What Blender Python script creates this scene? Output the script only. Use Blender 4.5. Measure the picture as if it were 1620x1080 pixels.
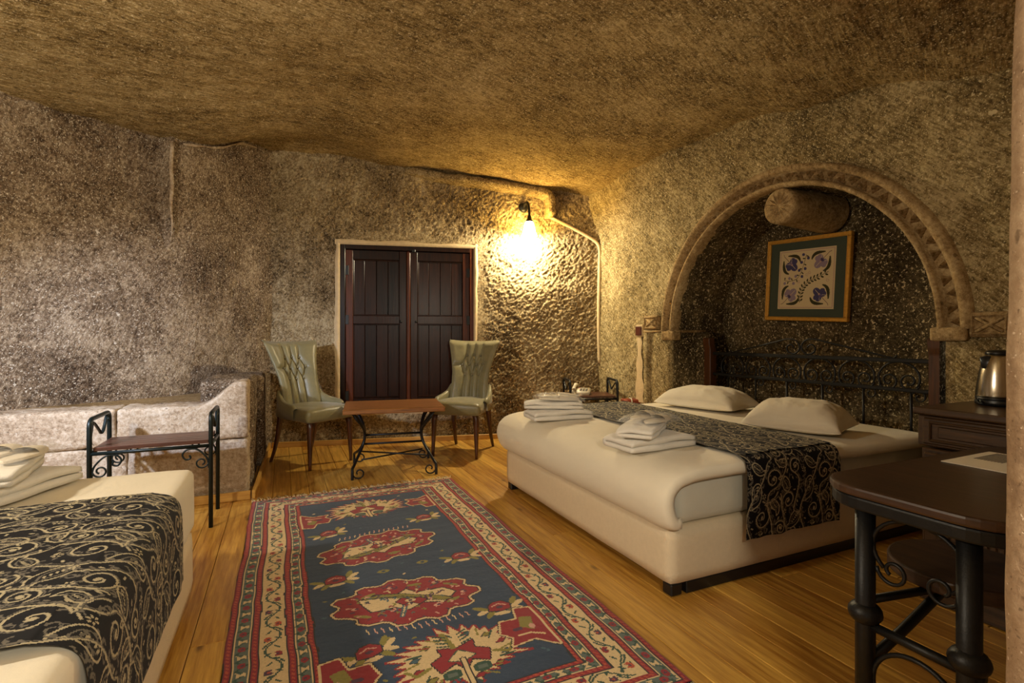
import bpy, bmesh, math, random
import numpy as np
from mathutils import Vector, Matrix
random.seed(7); RNG = np.random.RandomState(11)
for o in list(bpy.data.objects): bpy.data.objects.remove(o, do_unlink=True)
SC = bpy.context.scene
COL = SC.collection
# ------------------------------------------------------------------ camera
YAW = math.radians(24.3); CY, SY = math.cos(YAW), math.sin(YAW)
F, CX, HOR, EYE = 805.0, 810.0, 532.0, 1.15
cam = bpy.data.cameras.new('camera'); camo = bpy.data.objects.new('camera', cam); COL.objects.link(camo)
cam.sensor_width = 36; cam.lens = 36*F/1620; cam.shift_y = (HOR-540)/1620
camo.location = (0, 0, EYE); camo.rotation_euler = (math.pi/2, 0, -YAW)
cam.clip_start = 0.05
SC.camera = camo
# ------------------------------------------------------------------ world and lights
SC.view_settings.view_transform = 'Standard'; SC.view_settings.look = 'None'
SC.view_settings.gamma = 1; SC.view_settings.use_curve_mapping = False
SC.view_settings.exposure = 0.12
w = bpy.data.worlds.new('world'); SC.world = w; w.use_nodes = True
w.node_tree.nodes['Background'].inputs[0].default_value = (1.0, .945, .83, 1)
w.node_tree.nodes['Background'].inputs[1].default_value = .45
def light(name, typ, loc, power, col, size=.05, aim=None, **kw):
    l = bpy.data.lights.new(name, typ); l.energy = power; l.color = col
    if typ == 'AREA': l.size = size
    else: l.shadow_soft_size = size
    for k, v in kw.items(): setattr(l, k, v)
    o = bpy.data.objects.new(name, l); COL.objects.link(o); o.location = loc
    if aim: o.rotation_euler = (Vector(aim)-Vector(loc)).to_track_quat('-Z', 'Y').to_euler()
    return o
# the room's other lamps, out of the frame: a wall lamp on the left side, one behind the camera, plus an added cool spot standing in for the unseen bluish source at left
light('left_wall_lamp_light', 'POINT', (-1.95, 1.7, 1.95), 128, (1, .905, .73), .06)
light('entrance_lamp_light', 'POINT', (.3, -.7, 1.75), 96, (1, .895, .70), .10)
light('cool_standin_light', 'SPOT', (-1.75, 2.7, 1.6), 260, (.62, .73, 1.0), .04, (-.85, 4.6, .72), spot_size=math.radians(78), spot_blend=1.0)
# ------------------------------------------------------------------ pixel helpers (directions only)
def ray(x, y):
    X, Z = (x-CX)/F, (HOR-y)/F
    return Vector((X*CY+SY, -X*SY+CY, Z))
def on_plane(x, y, P, n):
    d = ray(x, y); n = Vector(n); P = Vector(P); o = Vector((0, 0, EYE))
    return o + d*((P-o).dot(n)/d.dot(n))
def on_z(x, y, z=0.0): return on_plane(x, y, (0, 0, z), (0, 0, 1))
# ------------------------------------------------------------------ noise
PERM = np.arange(256); RNG.shuffle(PERM); PERM = np.concatenate([PERM, PERM, PERM])
GRAD = RNG.normal(size=(256, 3)); GRAD /= np.linalg.norm(GRAD, axis=1)[:, None]
def perlin(x, y, z):
    x, y, z = np.broadcast_arrays(np.asarray(x, float), np.asarray(y, float), np.asarray(z, float))
    xi, yi, zi = np.floor(x).astype(int), np.floor(y).astype(int), np.floor(z).astype(int)
    xf, yf, zf = x-xi, y-yi, z-zi
    u, v, w_ = [t*t*t*(t*(t*6-15)+10) for t in (xf, yf, zf)]
    def g(a, b, c):
        h = PERM[(PERM[(PERM[(xi+a) & 255]+(yi+b)) & 255]+(zi+c)) & 255]
        G = GRAD[h]
        return G[..., 0]*(xf-a)+G[..., 1]*(yf-b)+G[..., 2]*(zf-c)
    def L(a, b, t): return a+(b-a)*t
    return L(L(L(g(0,0,0), g(1,0,0), u), L(g(0,1,0), g(1,1,0), u), v), L(L(g(0,0,1), g(1,0,1), u), L(g(0,1,1), g(1,1,1), u), v), w_)*1.5
def fbm(x, y, z, octs=4, rough=.5):
    s = 0; a = 1; f = 1
    for i in range(octs):
        s = s+a*perlin(x*f+17*i, y*f, z*f); a *= rough; f *= 2.03
    return s
def sstep(a, b, x):
    t = np.clip((np.asarray(x, float)-a)/(b-a), 0, 1); return t*t*(3-2*t)
# ------------------------------------------------------------------ object helpers
def props(o, label=None, cat=None, group=None, kind=None):
    if label: o['label'] = label
    if cat: o['category'] = cat
    if group: o['group'] = group
    if kind: o['kind'] = kind
    return o
def empty(name, loc=(0, 0, 0), rz=0, label=None, cat=None, group=None, kind=None):
    o = bpy.data.objects.new(name, None); COL.objects.link(o); o.location = loc; o.rotation_euler = (0, 0, rz)
    o.empty_display_size = .1
    return props(o, label, cat, group, kind)
def obj(name, me, mat=None, parent=None, loc=None, rot=None, scale=None):
    o = bpy.data.objects.new(name, me); COL.objects.link(o)
    if mat is not None and not me.materials: me.materials.append(mat)
    if parent: o.parent = parent
    if loc is not None: o.location = loc
    if rot is not None: o.rotation_euler = rot
    if scale is not None: o.scale = scale
    return o
def mesh(verts, faces, smooth=True):
    me = bpy.data.meshes.new('mesh'); me.from_pydata([tuple(v) for v in verts], [], faces)
    if smooth: me.shade_smooth()
    return me
def grid_mesh(P, smooth=True, keep=None, closeu=False, closev=False, flip=False):
    """P: (n,m,3) array of points -> quad mesh; keep: (n-1,m-1) bool"""
    n, m = P.shape[:2]
    idx = np.arange(n*m).reshape(n, m)
    if closeu: idx = np.vstack([idx, idx[:1]])
    if closev: idx = np.hstack([idx, idx[:, :1]])
    q = np.stack([idx[:-1, :-1], idx[1:, :-1], idx[1:, 1:], idx[:-1, 1:]], -1)
    if flip: q = q[..., ::-1]
    if keep is not None: q = q[keep]
    q = q.reshape(-1, 4)
    me = bpy.data.meshes.new('mesh')
    V = P.reshape(-1, 3)
    me.vertices.add(len(V)); me.vertices.foreach_set('co', V.astype(np.float32).ravel())
    me.loops.add(len(q)*4); me.loops.foreach_set('vertex_index', q.ravel().astype(np.int32))
    me.polygons.add(len(q)); me.polygons.foreach_set('loop_start', np.arange(0, len(q)*4, 4, dtype=np.int32))
    me.update(calc_edges=True); me.validate()
    if smooth: me.shade_smooth()
    return me
def face_col(me, C):
    a = me.attributes.new('pat', 'FLOAT_COLOR', 'FACE')
    C = np.asarray(C, float).reshape(-1, 3)
    a.data.foreach_set('color', np.hstack([C, np.ones((len(C), 1))]).astype(np.float32).ravel())
def bm_mesh(bm, smooth=False):
    me = bpy.data.meshes.new('mesh'); bm.to_mesh(me); bm.free()
    if smooth: me.shade_smooth()
    return me
def box(x0, x1, y0, y1, z0, z1, bev=.004, seg=1, smooth=False):
    bm = bmesh.new(); bmesh.ops.create_cube(bm, size=1)
    for v in bm.verts: v.co = ((x0+x1)/2+v.co.x*(x1-x0), (y0+y1)/2+v.co.y*(y1-y0), (z0+z1)/2+v.co.z*(z1-z0))
    if bev: bmesh.ops.bevel(bm, geom=bm.edges[:], offset=bev, segments=seg, affect='EDGES', profile=.5)
    return bm_mesh(bm, smooth)
def catmull(pts, n=8, closed=False):
    P = [Vector(p) for p in pts]; out = []
    N_ = len(P)
    for i in range(N_ if closed else N_-1):
        if closed: p0, p1, p2, p3 = P[(i-1) % N_], P[i], P[(i+1) % N_], P[(i+2) % N_]
        else: p0, p1, p2, p3 = P[max(i-1, 0)], P[i], P[i+1], P[min(i+2, N_-1)]
        for k in range(n):
            t = k/n
            out.append(.5*((2*p1)+(p2-p0)*t+(2*p0-5*p1+4*p2-p3)*t*t+(3*p1-p0-3*p2+p3)*t**3))
    if not closed: out.append(P[-1])
    return out
def tube_geo(pts, r, sides=8, closed=False, flat=(1, 1)):
    P = [Vector(p) for p in pts]; n = len(P)
    rr = r if hasattr(r, '__len__') else [r]*n
    V = []; Fc = []
    t0 = (P[1]-P[0]).normalized()
    nrm = t0.cross(Vector((0, 0, 1)))
    if nrm.length < .1: nrm = t0.cross(Vector((1, 0, 0)))
    nrm.normalize(); prev = t0
    for i in range(n):
        if closed: t = (P[(i+1) % n]-P[i-1]).normalized()
        else: t = (P[min(i+1, n-1)]-P[max(i-1, 0)]).normalized()
        ax = prev.cross(t)
        if ax.length > 1e-6: nrm = Matrix.Rotation(prev.angle(t), 3, ax.normalized()) @ nrm
        prev = t; b = t.cross(nrm).normalized()
        for k in range(sides):
            a = 2*math.pi*k/sides
            V.append(P[i]+(nrm*math.cos(a)*flat[0]+b*math.sin(a)*flat[1])*rr[i])
    for i in range(n if closed else n-1):
        j = (i+1) % n
        for k in range(sides):
            l = (k+1) % sides
            Fc.append((i*sides+k, i*sides+l, j*sides+l, j*sides+k))
    if not closed:
        Fc.append(tuple(range(sides-1, -1, -1))); Fc.append(tuple((n-1)*sides+k for k in range(sides)))
    return V, Fc
def tubes(list_, smooth=True):
    V = []; Fc = []
    for a in list_:
        v, f = tube_geo(*a[:2], **(a[2] if len(a) > 2 else {})); o = len(V)
        V += v; Fc += [tuple(i+o for i in q) for q in f]
    return mesh(V, Fc, smooth)
def tube(pts, r, **k): return tubes([(pts, r, k)])
def lathe(prof, n=24, cap=True, sx=1, sy=1):
    V = []; Fc = []
    for (r, z) in prof:
        for k in range(n):
            a = 2*math.pi*k/n; V.append((r*math.cos(a)*sx, r*math.sin(a)*sy, z))
    m = len(prof)
    for i in range(m-1):
        for k in range(n):
            l = (k+1) % n; Fc.append((i*n+k, i*n+l, (i+1)*n+l, (i+1)*n+k))
    if cap:
        Fc.append(tuple(range(n-1, -1, -1))); Fc.append(tuple((m-1)*n+k for k in range(n)))
    return mesh(V, Fc)
def prism(poly, z0, z1, bev=0, smooth=False):
    bm = bmesh.new()
    vs = [bm.verts.new((x, y, z0)) for x, y in poly]
    f = bm.faces.new(vs)
    r = bmesh.ops.extrude_face_region(bm, geom=[f])
    bmesh.ops.translate(bm, vec=(0, 0, z1-z0), verts=[e for e in r['geom'] if isinstance(e, bmesh.types.BMVert)])
    bmesh.ops.recalc_face_normals(bm, faces=bm.faces[:])
    if bev:
        ed = [e for e in bm.edges if abs(e.verts[0].co.z-e.verts[1].co.z) < 1e-5]
        bmesh.ops.bevel(bm, geom=ed, offset=bev, segments=2, affect='EDGES', profile=.5)
    return bm_mesh(bm, smooth)
def ball(r, seg=12, rings=8, scale=(1, 1, 1)):
    bm = bmesh.new(); bmesh.ops.create_uvsphere(bm, u_segments=seg, v_segments=rings, radius=r)
    for v in bm.verts: v.co = (v.co.x*scale[0], v.co.y*scale[1], v.co.z*scale[2])
    return bm_mesh(bm, True)
def rbox(x0, x1, y0, y1, z0, z1, cell=.03, rad=.04, disp=None):
    """rounded box made of six grids welded; disp(V,N)->V"""
    c = np.array([(x0+x1)/2, (y0+y1)/2, (z0+z1)/2]); h = np.array([x1-x0, y1-y0, z1-z0])/2
    n = [max(2, int(round(2*a/cell))) for a in h]
    bm = bmesh.new(); cache = {}
    def vert(i):
        if i not in cache:
            p = np.array([-h[k]+2*h[k]*i[k]/n[k] for k in range(3)])
            q = np.clip(p, -(h-rad), h-rad); d = p-q; L = np.linalg.norm(d)
            if L > 1e-9: p = q+d/L*rad
            cache[i] = bm.verts.new(p+c)
        return cache[i]
    for ax in range(3):
        a, b = (ax+1) % 3, (ax+2) % 3
        for s in (0, n[ax]):
            for i in range(n[a]):
                for j in range(n[b]):
                    q = []
                    for (di, dj) in ((0, 0), (1, 0), (1, 1), (0, 1)):
                        k = [0, 0, 0]; k[ax] = s; k[a] = i+di; k[b] = j+dj; q.append(vert(tuple(k)))
                    if s == 0: q.reverse()
                    bm.faces.new(q)
    bm.normal_update()
    if disp:
        V = np.array([v.co for v in bm.verts]); Nn = np.array([v.normal for v in bm.verts])
        V2 = disp(V, Nn)
        for v, p in zip(bm.verts, V2): v.co = p
    return bm_mesh(bm, True)
def copy_tree(o, parent=None):
    c = o.copy(); COL.objects.link(c); c.parent = parent
    for ch in list(o.children): copy_tree(ch, c)
    return c
def spiral(cx, cy, r0, r1, a0, turns, n=40):
    """flat spiral points (2d)"""
    return [(cx+(r0+(r1-r0)*i/n)*math.cos(a0+turns*2*math.pi*i/n), cy+(r0+(r1-r0)*i/n)*math.sin(a0+turns*2*math.pi*i/n)) for i in range(n+1)]
# ------------------------------------------------------------------ materials
def lin(r, g, b):
    return tuple((c/255/12.92) if c/255 <= .04045 else ((c/255+.055)/1.055)**2.4 for c in (r, g, b))
def newmat(name):
    m = bpy.data.materials.new(name); m.use_nodes = True
    return m, m.node_tree, m.node_tree.nodes['Principled BSDF']
def N(nt, typ, ins=None, **pr):
    n = nt.nodes.new(typ)
    for k, v in pr.items(): setattr(n, k, v)
    for k, v in (ins or {}).items():
        if isinstance(v, bpy.types.NodeSocket): nt.links.new(v, n.inputs[k])
        else:
            if isinstance(v, (tuple, list)) and len(v) == 3 and n.inputs[k].type == 'RGBA': v = (*v, 1)
            n.inputs[k].default_value = v
    return n
def mth(nt, op, a, b=0, c=0): return N(nt, 'ShaderNodeMath', {0: a, 1: b, 2: c}, operation=op).outputs[0]
def mix(nt, f, a, b, bl='MIX'): return N(nt, 'ShaderNodeMix', {0: f, 6: a, 7: b}, data_type='RGBA', blend_type=bl).outputs[2]
def mapr(nt, v, a, b, c=0, d=1): return N(nt, 'ShaderNodeMapRange', {0: v, 1: a, 2: b, 3: c, 4: d}).outputs[0]
def coords(nt, scale=(1, 1, 1), rot=(0, 0, 0), kind='Object'):
    tc = N(nt, 'ShaderNodeTexCoord')
    return N(nt, 'ShaderNodeMapping', {0: tc.outputs[kind], 2: rot, 3: scale}).outputs[0]
def noise(nt, vec, scale, detail=4, rough=.6): return N(nt, 'ShaderNodeTexNoise', {'Vector': vec, 'Scale': scale, 'Detail': detail, 'Roughness': rough}).outputs[0]
def bump(nt, bs, h, strength, dist):
    b = N(nt, 'ShaderNodeBump', {'Strength': strength, 'Distance': dist, 'Height': h}); nt.links.new(b.outputs[0], bs.inputs['Normal'])
def tuff(name, dark, mid, light_, speck=.5, speckcol=None, bdist=.012, streak=None, sstr=.5, contrast=1.0, coarse=0.0):
    m, nt, bs = newmat(name)
    co = coords(nt)
    n1 = noise(nt, co, 1.6, 5, .6); n2 = noise(nt, co, 42, 6, .78); n3 = noise(nt, co, 9, 5, .65)
    f = mth(nt, 'ADD', mth(nt, 'MULTIPLY', mth(nt, 'SUBTRACT', n1, .5), 1.2), mth(nt, 'MULTIPLY', mth(nt, 'SUBTRACT', n2, .5), 2.0*contrast))
    f = mth(nt, 'ADD', f, mth(nt, 'MULTIPLY', mth(nt, 'SUBTRACT', n3, .5), .8))
    h = mth(nt, 'ADD', mth(nt, 'MULTIPLY', n2, .6), mth(nt, 'MULTIPLY', n3, .8))
    if streak:
        cs = N(nt, 'ShaderNodeMapping', {0: N(nt, 'ShaderNodeTexCoord').outputs['Object'], 2: streak[0], 3: tuple(1/a_ for a_ in streak[1])}, vector_type='TEXTURE').outputs[0]
        s = noise(nt, cs, 1.0, 4, .6)
        sm = mth(nt, 'MULTIPLY', mth(nt, 'SUBTRACT', s, .5), sstr*2)
        f = mth(nt, 'ADD', f, sm); h = mth(nt, 'ADD', h, mth(nt, 'MULTIPLY', s, 1.2*sstr+.4))
    cr = N(nt, 'ShaderNodeValToRGB', {0: mth(nt, 'ADD', f, .5)})
    e = cr.color_ramp.elements
    e[0].position = .1; e[0].color = (*dark, 1); e[1].position = .92; e[1].color = (*light_, 1)
    x = e.new(.5); x.color = (*mid, 1)
    c = cr.outputs[0]
    sc = speckcol or tuple(min(1, a*1.5) for a in light_)
    for scale, th in ((120, .70-.07*speck+coarse*1.6), (55, .72-.06*speck-coarse*.2), (26, .78-.04*speck-coarse)):
        v = noise(nt, co, scale, 2.5, .55)
        msk = mapr(nt, v, th, th+.03)
        c = mix(nt, mth(nt, 'MULTIPLY', msk, .9), c, sc)
        h = mth(nt, 'ADD', h, mth(nt, 'MULTIPLY', msk, .10))
        c = mix(nt, mth(nt, 'MULTIPLY', mapr(nt, v, .36-.05*(1-speck), .28, 0, 1), .6), c, tuple(a_*.55 for a_ in dark))
    v = N(nt, 'ShaderNodeTexVoronoi', {'Vector': N(nt, 'ShaderNodeVectorMath', {0: N(nt, 'ShaderNodeTexNoise', {'Vector': co, 'Scale': 25.0, 'Detail': 3.0}).outputs[1], 1: (.09, .09, .09), 2: co}, operation='MULTIPLY_ADD').outputs[0], 'Scale': 9.0})
    Rr = N(nt, 'ShaderNodeSeparateColor', {0: v.outputs['Color']}).outputs[0]
    msk = mth(nt, 'GREATER_THAN', mth(nt, 'MULTIPLY', mth(nt, 'MAXIMUM', mth(nt, 'SUBTRACT', Rr, .90), 0), 1.5), v.outputs['Distance'])
    c = mix(nt, mth(nt, 'MULTIPLY', msk, .8), c, sc)
    nt.links.new(c, bs.inputs['Base Color']); bs.inputs['Roughness'].default_value = .95
    bs.inputs['Specular IOR Level'].default_value = .04
    bump(nt, bs, h, 1.0, bdist)
    return m
def plain(name, col, rough=.6, metal=0, var=.0, scale=20, bdist=0, bscale=60, coat=0, spec=.5, sheen=0, stretch=(1, 1, 1)):
    m, nt, bs = newmat(name)
    bs.inputs['Base Color'].default_value = (*col, 1); bs.inputs['Roughness'].default_value = rough; bs.inputs['Metallic'].default_value = metal
    bs.inputs['Specular IOR Level'].default_value = spec; bs.inputs['Coat Weight'].default_value = coat; bs.inputs['Sheen Weight'].default_value = sheen
    co = coords(nt, stretch)
    if var:
        n = noise(nt, co, scale, 5, .65)
        nt.links.new(mix(nt, mapr(nt, n, .25, .75), tuple(c*(1-var) for c in col), tuple(min(1, c*(1+var)) for c in col)), bs.inputs['Base Color'])
    if bdist: bump(nt, bs, noise(nt, co, bscale, 5, .65), 1.0, bdist)
    return m
def wood(name, dark, light_, rough=.4, grain=(60, 3, 60), knots=True, coat=0, contrast=1.0, rnd=True, ring=1.0):
    m, nt, bs = newmat(name)
    tc = N(nt, 'ShaderNodeTexCoord')
    oi = N(nt, 'ShaderNodeObjectInfo')
    off = N(nt, 'ShaderNodeVectorMath', {0: oi.outputs['Location'], 1: (1, 1, 1)}, operation='MULTIPLY').outputs[0]
    r = mth(nt, 'MULTIPLY', oi.outputs['Random'], 37.0)
    base = N(nt, 'ShaderNodeNewGeometry').outputs['Position'] if rnd else tc.outputs['Object']
    co = N(nt, 'ShaderNodeVectorMath', {0: base, 1: N(nt, 'ShaderNodeCombineXYZ', {0: r, 1: r, 2: r}).outputs[0]}, operation='ADD').outputs[0]
    warp = N(nt, 'ShaderNodeTexNoise', {'Vector': N(nt, 'ShaderNodeMapping', {0: co, 3: tuple(g/18 for g in grain)}).outputs[0], 'Scale': 1.0, 'Detail': 2})
    mp = N(nt, 'ShaderNodeMapping', {0: co, 3: grain}).outputs[0]
    mp = N(nt, 'ShaderNodeVectorMath', {0: warp.outputs[1], 1: (5*ring, 5*ring, 5*ring), 2: mp}, operation='MULTIPLY_ADD').outputs[0]
    g = noise(nt, mp, 1.0, 5, .6)
    g2 = noise(nt, N(nt, 'ShaderNodeMapping', {0: co, 3: tuple(a*3.5 for a in grain)}).outputs[0], 1.0, 3, .6)
    f = mth(nt, 'ADD', mth(nt, 'MULTIPLY', mth(nt, 'SUBTRACT', g, .5), 2.0*contrast), mth(nt, 'MULTIPLY', mth(nt, 'SUBTRACT', g2, .5), .7*contrast))
    f = mth(nt, 'ADD', mth(nt, 'ADD', f, .5), mth(nt, 'MULTIPLY', mth(nt, 'SUBTRACT', oi.outputs['Random'], .5), .45 if rnd else .1))
    c = mix(nt, mapr(nt, f, 0, 1), dark, light_)
    if knots:
        v = N(nt, 'ShaderNodeTexVoronoi', {'Vector': N(nt, 'ShaderNodeMapping', {0: co, 3: (6, 2.4, 6)}).outputs[0], 'Scale': 1.0})
        R = N(nt, 'ShaderNodeSeparateColor', {0: v.outputs['Color']}).outputs[0]
        k = mth(nt, 'MULTIPLY', mapr(nt, v.outputs['Distance'], .03, .11, 1, 0), mth(nt, 'GREATER_THAN', R, .5))
        c = mix(nt, mth(nt, 'MULTIPLY', k, .85), c, tuple(a*.35 for a in dark))
    nt.links.new(c, bs.inputs['Base Color']); bs.inputs['Roughness'].default_value = rough
    bs.inputs['Coat Weight'].default_value = coat; bs.inputs['Coat Roughness'].default_value = .25
    bump(nt, bs, g, .5, .0015)
    return m
def pattern(name, rough=.9, bscale=500, bdist=.002, sheen=0, var=.15, gain=1.0):
    m, nt, bs = newmat(name)
    a = N(nt, 'ShaderNodeAttribute', attribute_name='pat')
    n = noise(nt, coords(nt), bscale*.3, 4, .7)
    c = mix(nt, 1.0, a.outputs['Color'], N(nt, 'ShaderNodeCombineColor', {0: mapr(nt, n, .2, .8, 1-var, 1+var), 1: mapr(nt, n, .2, .8, 1-var, 1+var), 2: mapr(nt, n, .2, .8, 1-var, 1+var)}).outputs[0], 'MULTIPLY')
    nt.links.new(c, bs.inputs['Base Color']); bs.inputs['Roughness'].default_value = rough; bs.inputs['Sheen Weight'].default_value = sheen
    bs.inputs['Specular IOR Level'].default_value = .2
    bump(nt, bs, noise(nt, coords(nt), bscale, 3, .7), .6, bdist)
    return m
M = {}
M['tuff_back'] = tuff('tuff_pitted', lin(66, 52, 34), lin(150, 128, 92), lin(208, 190, 150), 1.1, lin(225, 208, 175), .016, ((0, .5, .3), (70, 70, 22)), .35)
M['tuff_left'] = tuff('tuff_scored', lin(62, 48, 36), lin(124, 104, 82), lin(186, 166, 138), 1.25, lin(226, 214, 192), .014, ((0, .55, 0), (75, 75, 16)), .5)
M['tuff_right'] = tuff('tuff_chiselled', lin(84, 70, 44), lin(144, 124, 84), lin(202, 182, 136), 1.25, lin(228, 212, 168), .011, ((.75, 0, 0), (60, 9, 95)), .65)
M['tuff_niche'] = tuff('tuff_dark_niche', lin(38, 31, 21), lin(84, 71, 49), lin(142, 122, 86), 1.7, lin(214, 194, 152), .014, coarse=.045)  # niche rock: darker base tone with coarser pale specks
M['tuff_ceiling'] = tuff('tuff_ceiling', lin(90, 72, 44), lin(152, 128, 84), lin(200, 176, 128), 1.3, lin(232, 214, 172), .014, ((0, 0, .35), (9, 70, 60)), .7)
M['tuff_pale'] = tuff('tuff_pale_block', lin(120, 98, 74), lin(180, 158, 130), lin(214, 198, 174), .35, lin(228, 216, 196), .012)
M['carved'] = tuff('carved_stone', lin(104, 82, 52), lin(158, 132, 92), lin(198, 174, 130), .3, lin(214, 196, 156), .006)
M['jamb'] = tuff('smooth_jamb_stone', lin(124, 100, 78), lin(166, 140, 112), lin(192, 168, 138), .3, lin(222, 200, 174), .008, contrast=.6)
M['mortar'] = plain('ochre_mortar', lin(190, 152, 86), .95, var=.25, bdist=.004, bscale=40)
M['plaster'] = plain('pale_plaster', lin(206, 182, 140), .9, var=.15, scale=14, bdist=.004, bscale=50)
M['pine'] = wood('pine_floor', lin(150, 98, 32), lin(224, 176, 82), .34, (45, 2.2, 45), True, .15)
M['pine_trim'] = wood('pine_trim', lin(178, 126, 52), lin(218, 172, 88), .45, (3, 3, 60), False)
M['shutter'] = wood('dark_shutter_wood', lin(14, 7, 4), lin(48, 22, 10), .28, (70, 70, 3), True, .0, rnd=True)
M['shutter_red'] = wood('red_brown_stile', lin(36, 16, 8), lin(96, 46, 21), .34, (70, 70, 3), False, .0)
M['table_wood'] = wood('table_wood', lin(92, 54, 22), lin(166, 108, 50), .35, (4, 70, 70), True, .3, rnd=False)
M['slat_wood'] = wood('rack_slat_wood', lin(48, 26, 18), lin(104, 62, 42), .4, (4, 70, 70), False, .2, rnd=False)
M['dark_wood'] = wood('dark_walnut', lin(34, 22, 13), lin(84, 58, 34), .35, (70, 3, 70), False, .2, rnd=False)
M['desk_wood'] = wood('worn_desk_wood', lin(30, 18, 10), lin(72, 46, 28), .42, (40, 3, 40), False, .15, rnd=False)
M['post_wood'] = wood('headboard_post_wood', lin(44, 24, 12), lin(98, 56, 26), .35, (70, 70, 3), False, .3, rnd=False)
M['leg_wood'] = wood('chair_leg_wood', lin(36, 17, 8), lin(92, 48, 20), .3, (70, 70, 4), False, .3, rnd=False)
M['iron'] = plain('black_iron', lin(32, 32, 32), .42, .5, .2, 40, .0006, 150)
M['iron_green'] = plain('dark_green_iron', lin(26, 36, 34), .38, .45, .2, 40, .0006, 150)
M['white_fabric'] = plain('white_cotton', lin(226, 214, 190), .85, 0, .03, 8, .0015, 30, sheen=.1)
M['cover'] = plain('white_bed_cover', lin(232, 222, 200), .85, 0, .03, 5, .002, 14, sheen=.1)
M['fitted'] = plain('fitted_sheet', lin(206, 202, 186), .85, 0, .04, 6, .004, 12)
M['base_fabric'] = plain('cream_base_fabric', lin(222, 204, 174), .9, 0, .04, 40, .0015, 200)
M['towel'] = plain('white_towel', lin(232, 226, 214), .95, 0, .04, 60, .002, 260, sheen=.3)
M['pillow'] = plain('white_pillowcase', lin(228, 218, 196), .85, 0, .03, 6, .003, 16, sheen=.1)
M['slipper'] = plain('white_slipper_felt', lin(218, 206, 184), .95, 0, .04, 60, .001, 300)
M['chair'] = plain('olive_leather', lin(126, 118, 84), .38, 0, .16, 9, .0012, 70, spec=.4, sheen=.15)
M['button'] = plain('olive_button', lin(120, 112, 84), .4)
M['gold'] = plain('gilt_frame', lin(208, 154, 62), .40, .35, .25, 60, .001, 200)
M['mat_green'] = plain('green_mount', lin(62, 70, 56), .9, 0, .06, 60)
M['phone'] = plain('cream_phone_plastic', lin(214, 204, 182), .4)
M['phone_dark'] = plain('grey_phone_keys', lin(92, 88, 80), .5)
M['red'] = plain('red_plastic', lin(170, 44, 30), .45)
M['redbox'] = plain('red_brown_leather', lin(128, 52, 26), .5, 0, .2, 30)
M['black'] = plain('black_plastic', lin(22, 22, 24), .35)
M['steel'] = plain('brushed_steel', lin(188, 178, 158), .22, 1.0, .04, 30, 0, stretch=(1, 1, 60))
M['switch'] = plain('dark_red_wood_switch', lin(78, 30, 18), .4)
M['paper'] = plain('white_paper', lin(226, 218, 200), .8)
M['ink'] = plain('grey_print', lin(96, 90, 80), .8)
for k_ in ('shutter', 'shutter_red'): M[k_].node_tree.nodes['Principled BSDF'].inputs['Specular IOR Level'].default_value = .22
M['fringe'] = plain('cream_wool_fringe', lin(214, 192, 150), .95, 0, .2, 80)
M['rug'] = pattern('wool_rug', .97, 420, .003, .2, .22)
M['runner'] = pattern('jacquard_runner', .72, 700, .001, .03, .2)
M['stitch'] = pattern('embroidered_linen', .9, 600, .001, 0, .1)
m, nt, bs = newmat('clear_plastic')
bs.inputs['Base Color'].default_value = (.95, .95, .93, 1); bs.inputs['Roughness'].default_value = .12; bs.inputs['Alpha'].default_value = .2
bump(nt, bs, noise(nt, coords(nt), 45, 3, .6), 1.0, .012); M['plastic'] = m
m, nt, bs = newmat('glowing_lamp_glass')
bs.inputs['Base Color'].default_value = (.9, .8, .6, 1); bs.inputs['Emission Color'].default_value = (1, .655, .18, 1); bs.inputs['Emission Strength'].default_value = 140; M['glow'] = m
m, nt, bs = newmat('glowing_bulb')
bs.inputs['Emission Color'].default_value = (1, .86, .62, 1); bs.inputs['Emission Strength'].default_value = 60; M['bulb'] = m
# ================================================================== THE SETTING
CPT = np.array([(-2.4, 3.4, 2.74), (-1.71, 4.48, 2.78), (-.84, 5.02, 2.80), (-.1, 5.86, 3.10), (.45, 5.73, 3.10), (1.3, 5.55, 3.0), (2.0, 5.38, 2.91), (2.8, 5.2, 2.84), (3.4, 5.05, 2.76), (3.3, 3.9, 2.80),
                (3.3, 2.9, 2.76), (3.3, 2.0, 2.62), (3.3, 1.2, 2.40), (1.5, 3, 2.86), (0, 2, 2.80), (-2, 1.2, 2.72), (1, 0, 2.7), (2.4, .8, 2.6), (.5, 4.2, 2.95), (-1, -1, 2.7)])
def ceil_z(p, q):
    p = np.asarray(p, float); q = np.asarray(q, float); num = 0; den = 0
    for a, b, z in CPT:
        wgt = 1/((p-a)**2+(q-b)**2+.12)**1.6; num = num+wgt*z; den = den+wgt
    return num/den+.035*perlin(p*.9, q*.9, 3.3)
# ceiling
gp, gq = np.meshgrid(np.arange(-2.6, 3.75, .025), np.arange(-1.2, 6.3, .025), indexing='ij')
gz = ceil_z(gp, gq)+.010*fbm(gp*5, gq*9, 2.0, 4)+.004*fbm(gp*30, gq*45, 2.0, 2)
obj('ceiling', grid_mesh(np.stack([gp, gq, gz], -1)), M['tuff_ceiling']); props(bpy.data.objects['ceiling'], 'rough hewn brown tuff ceiling of the cave room', kind='structure')
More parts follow.
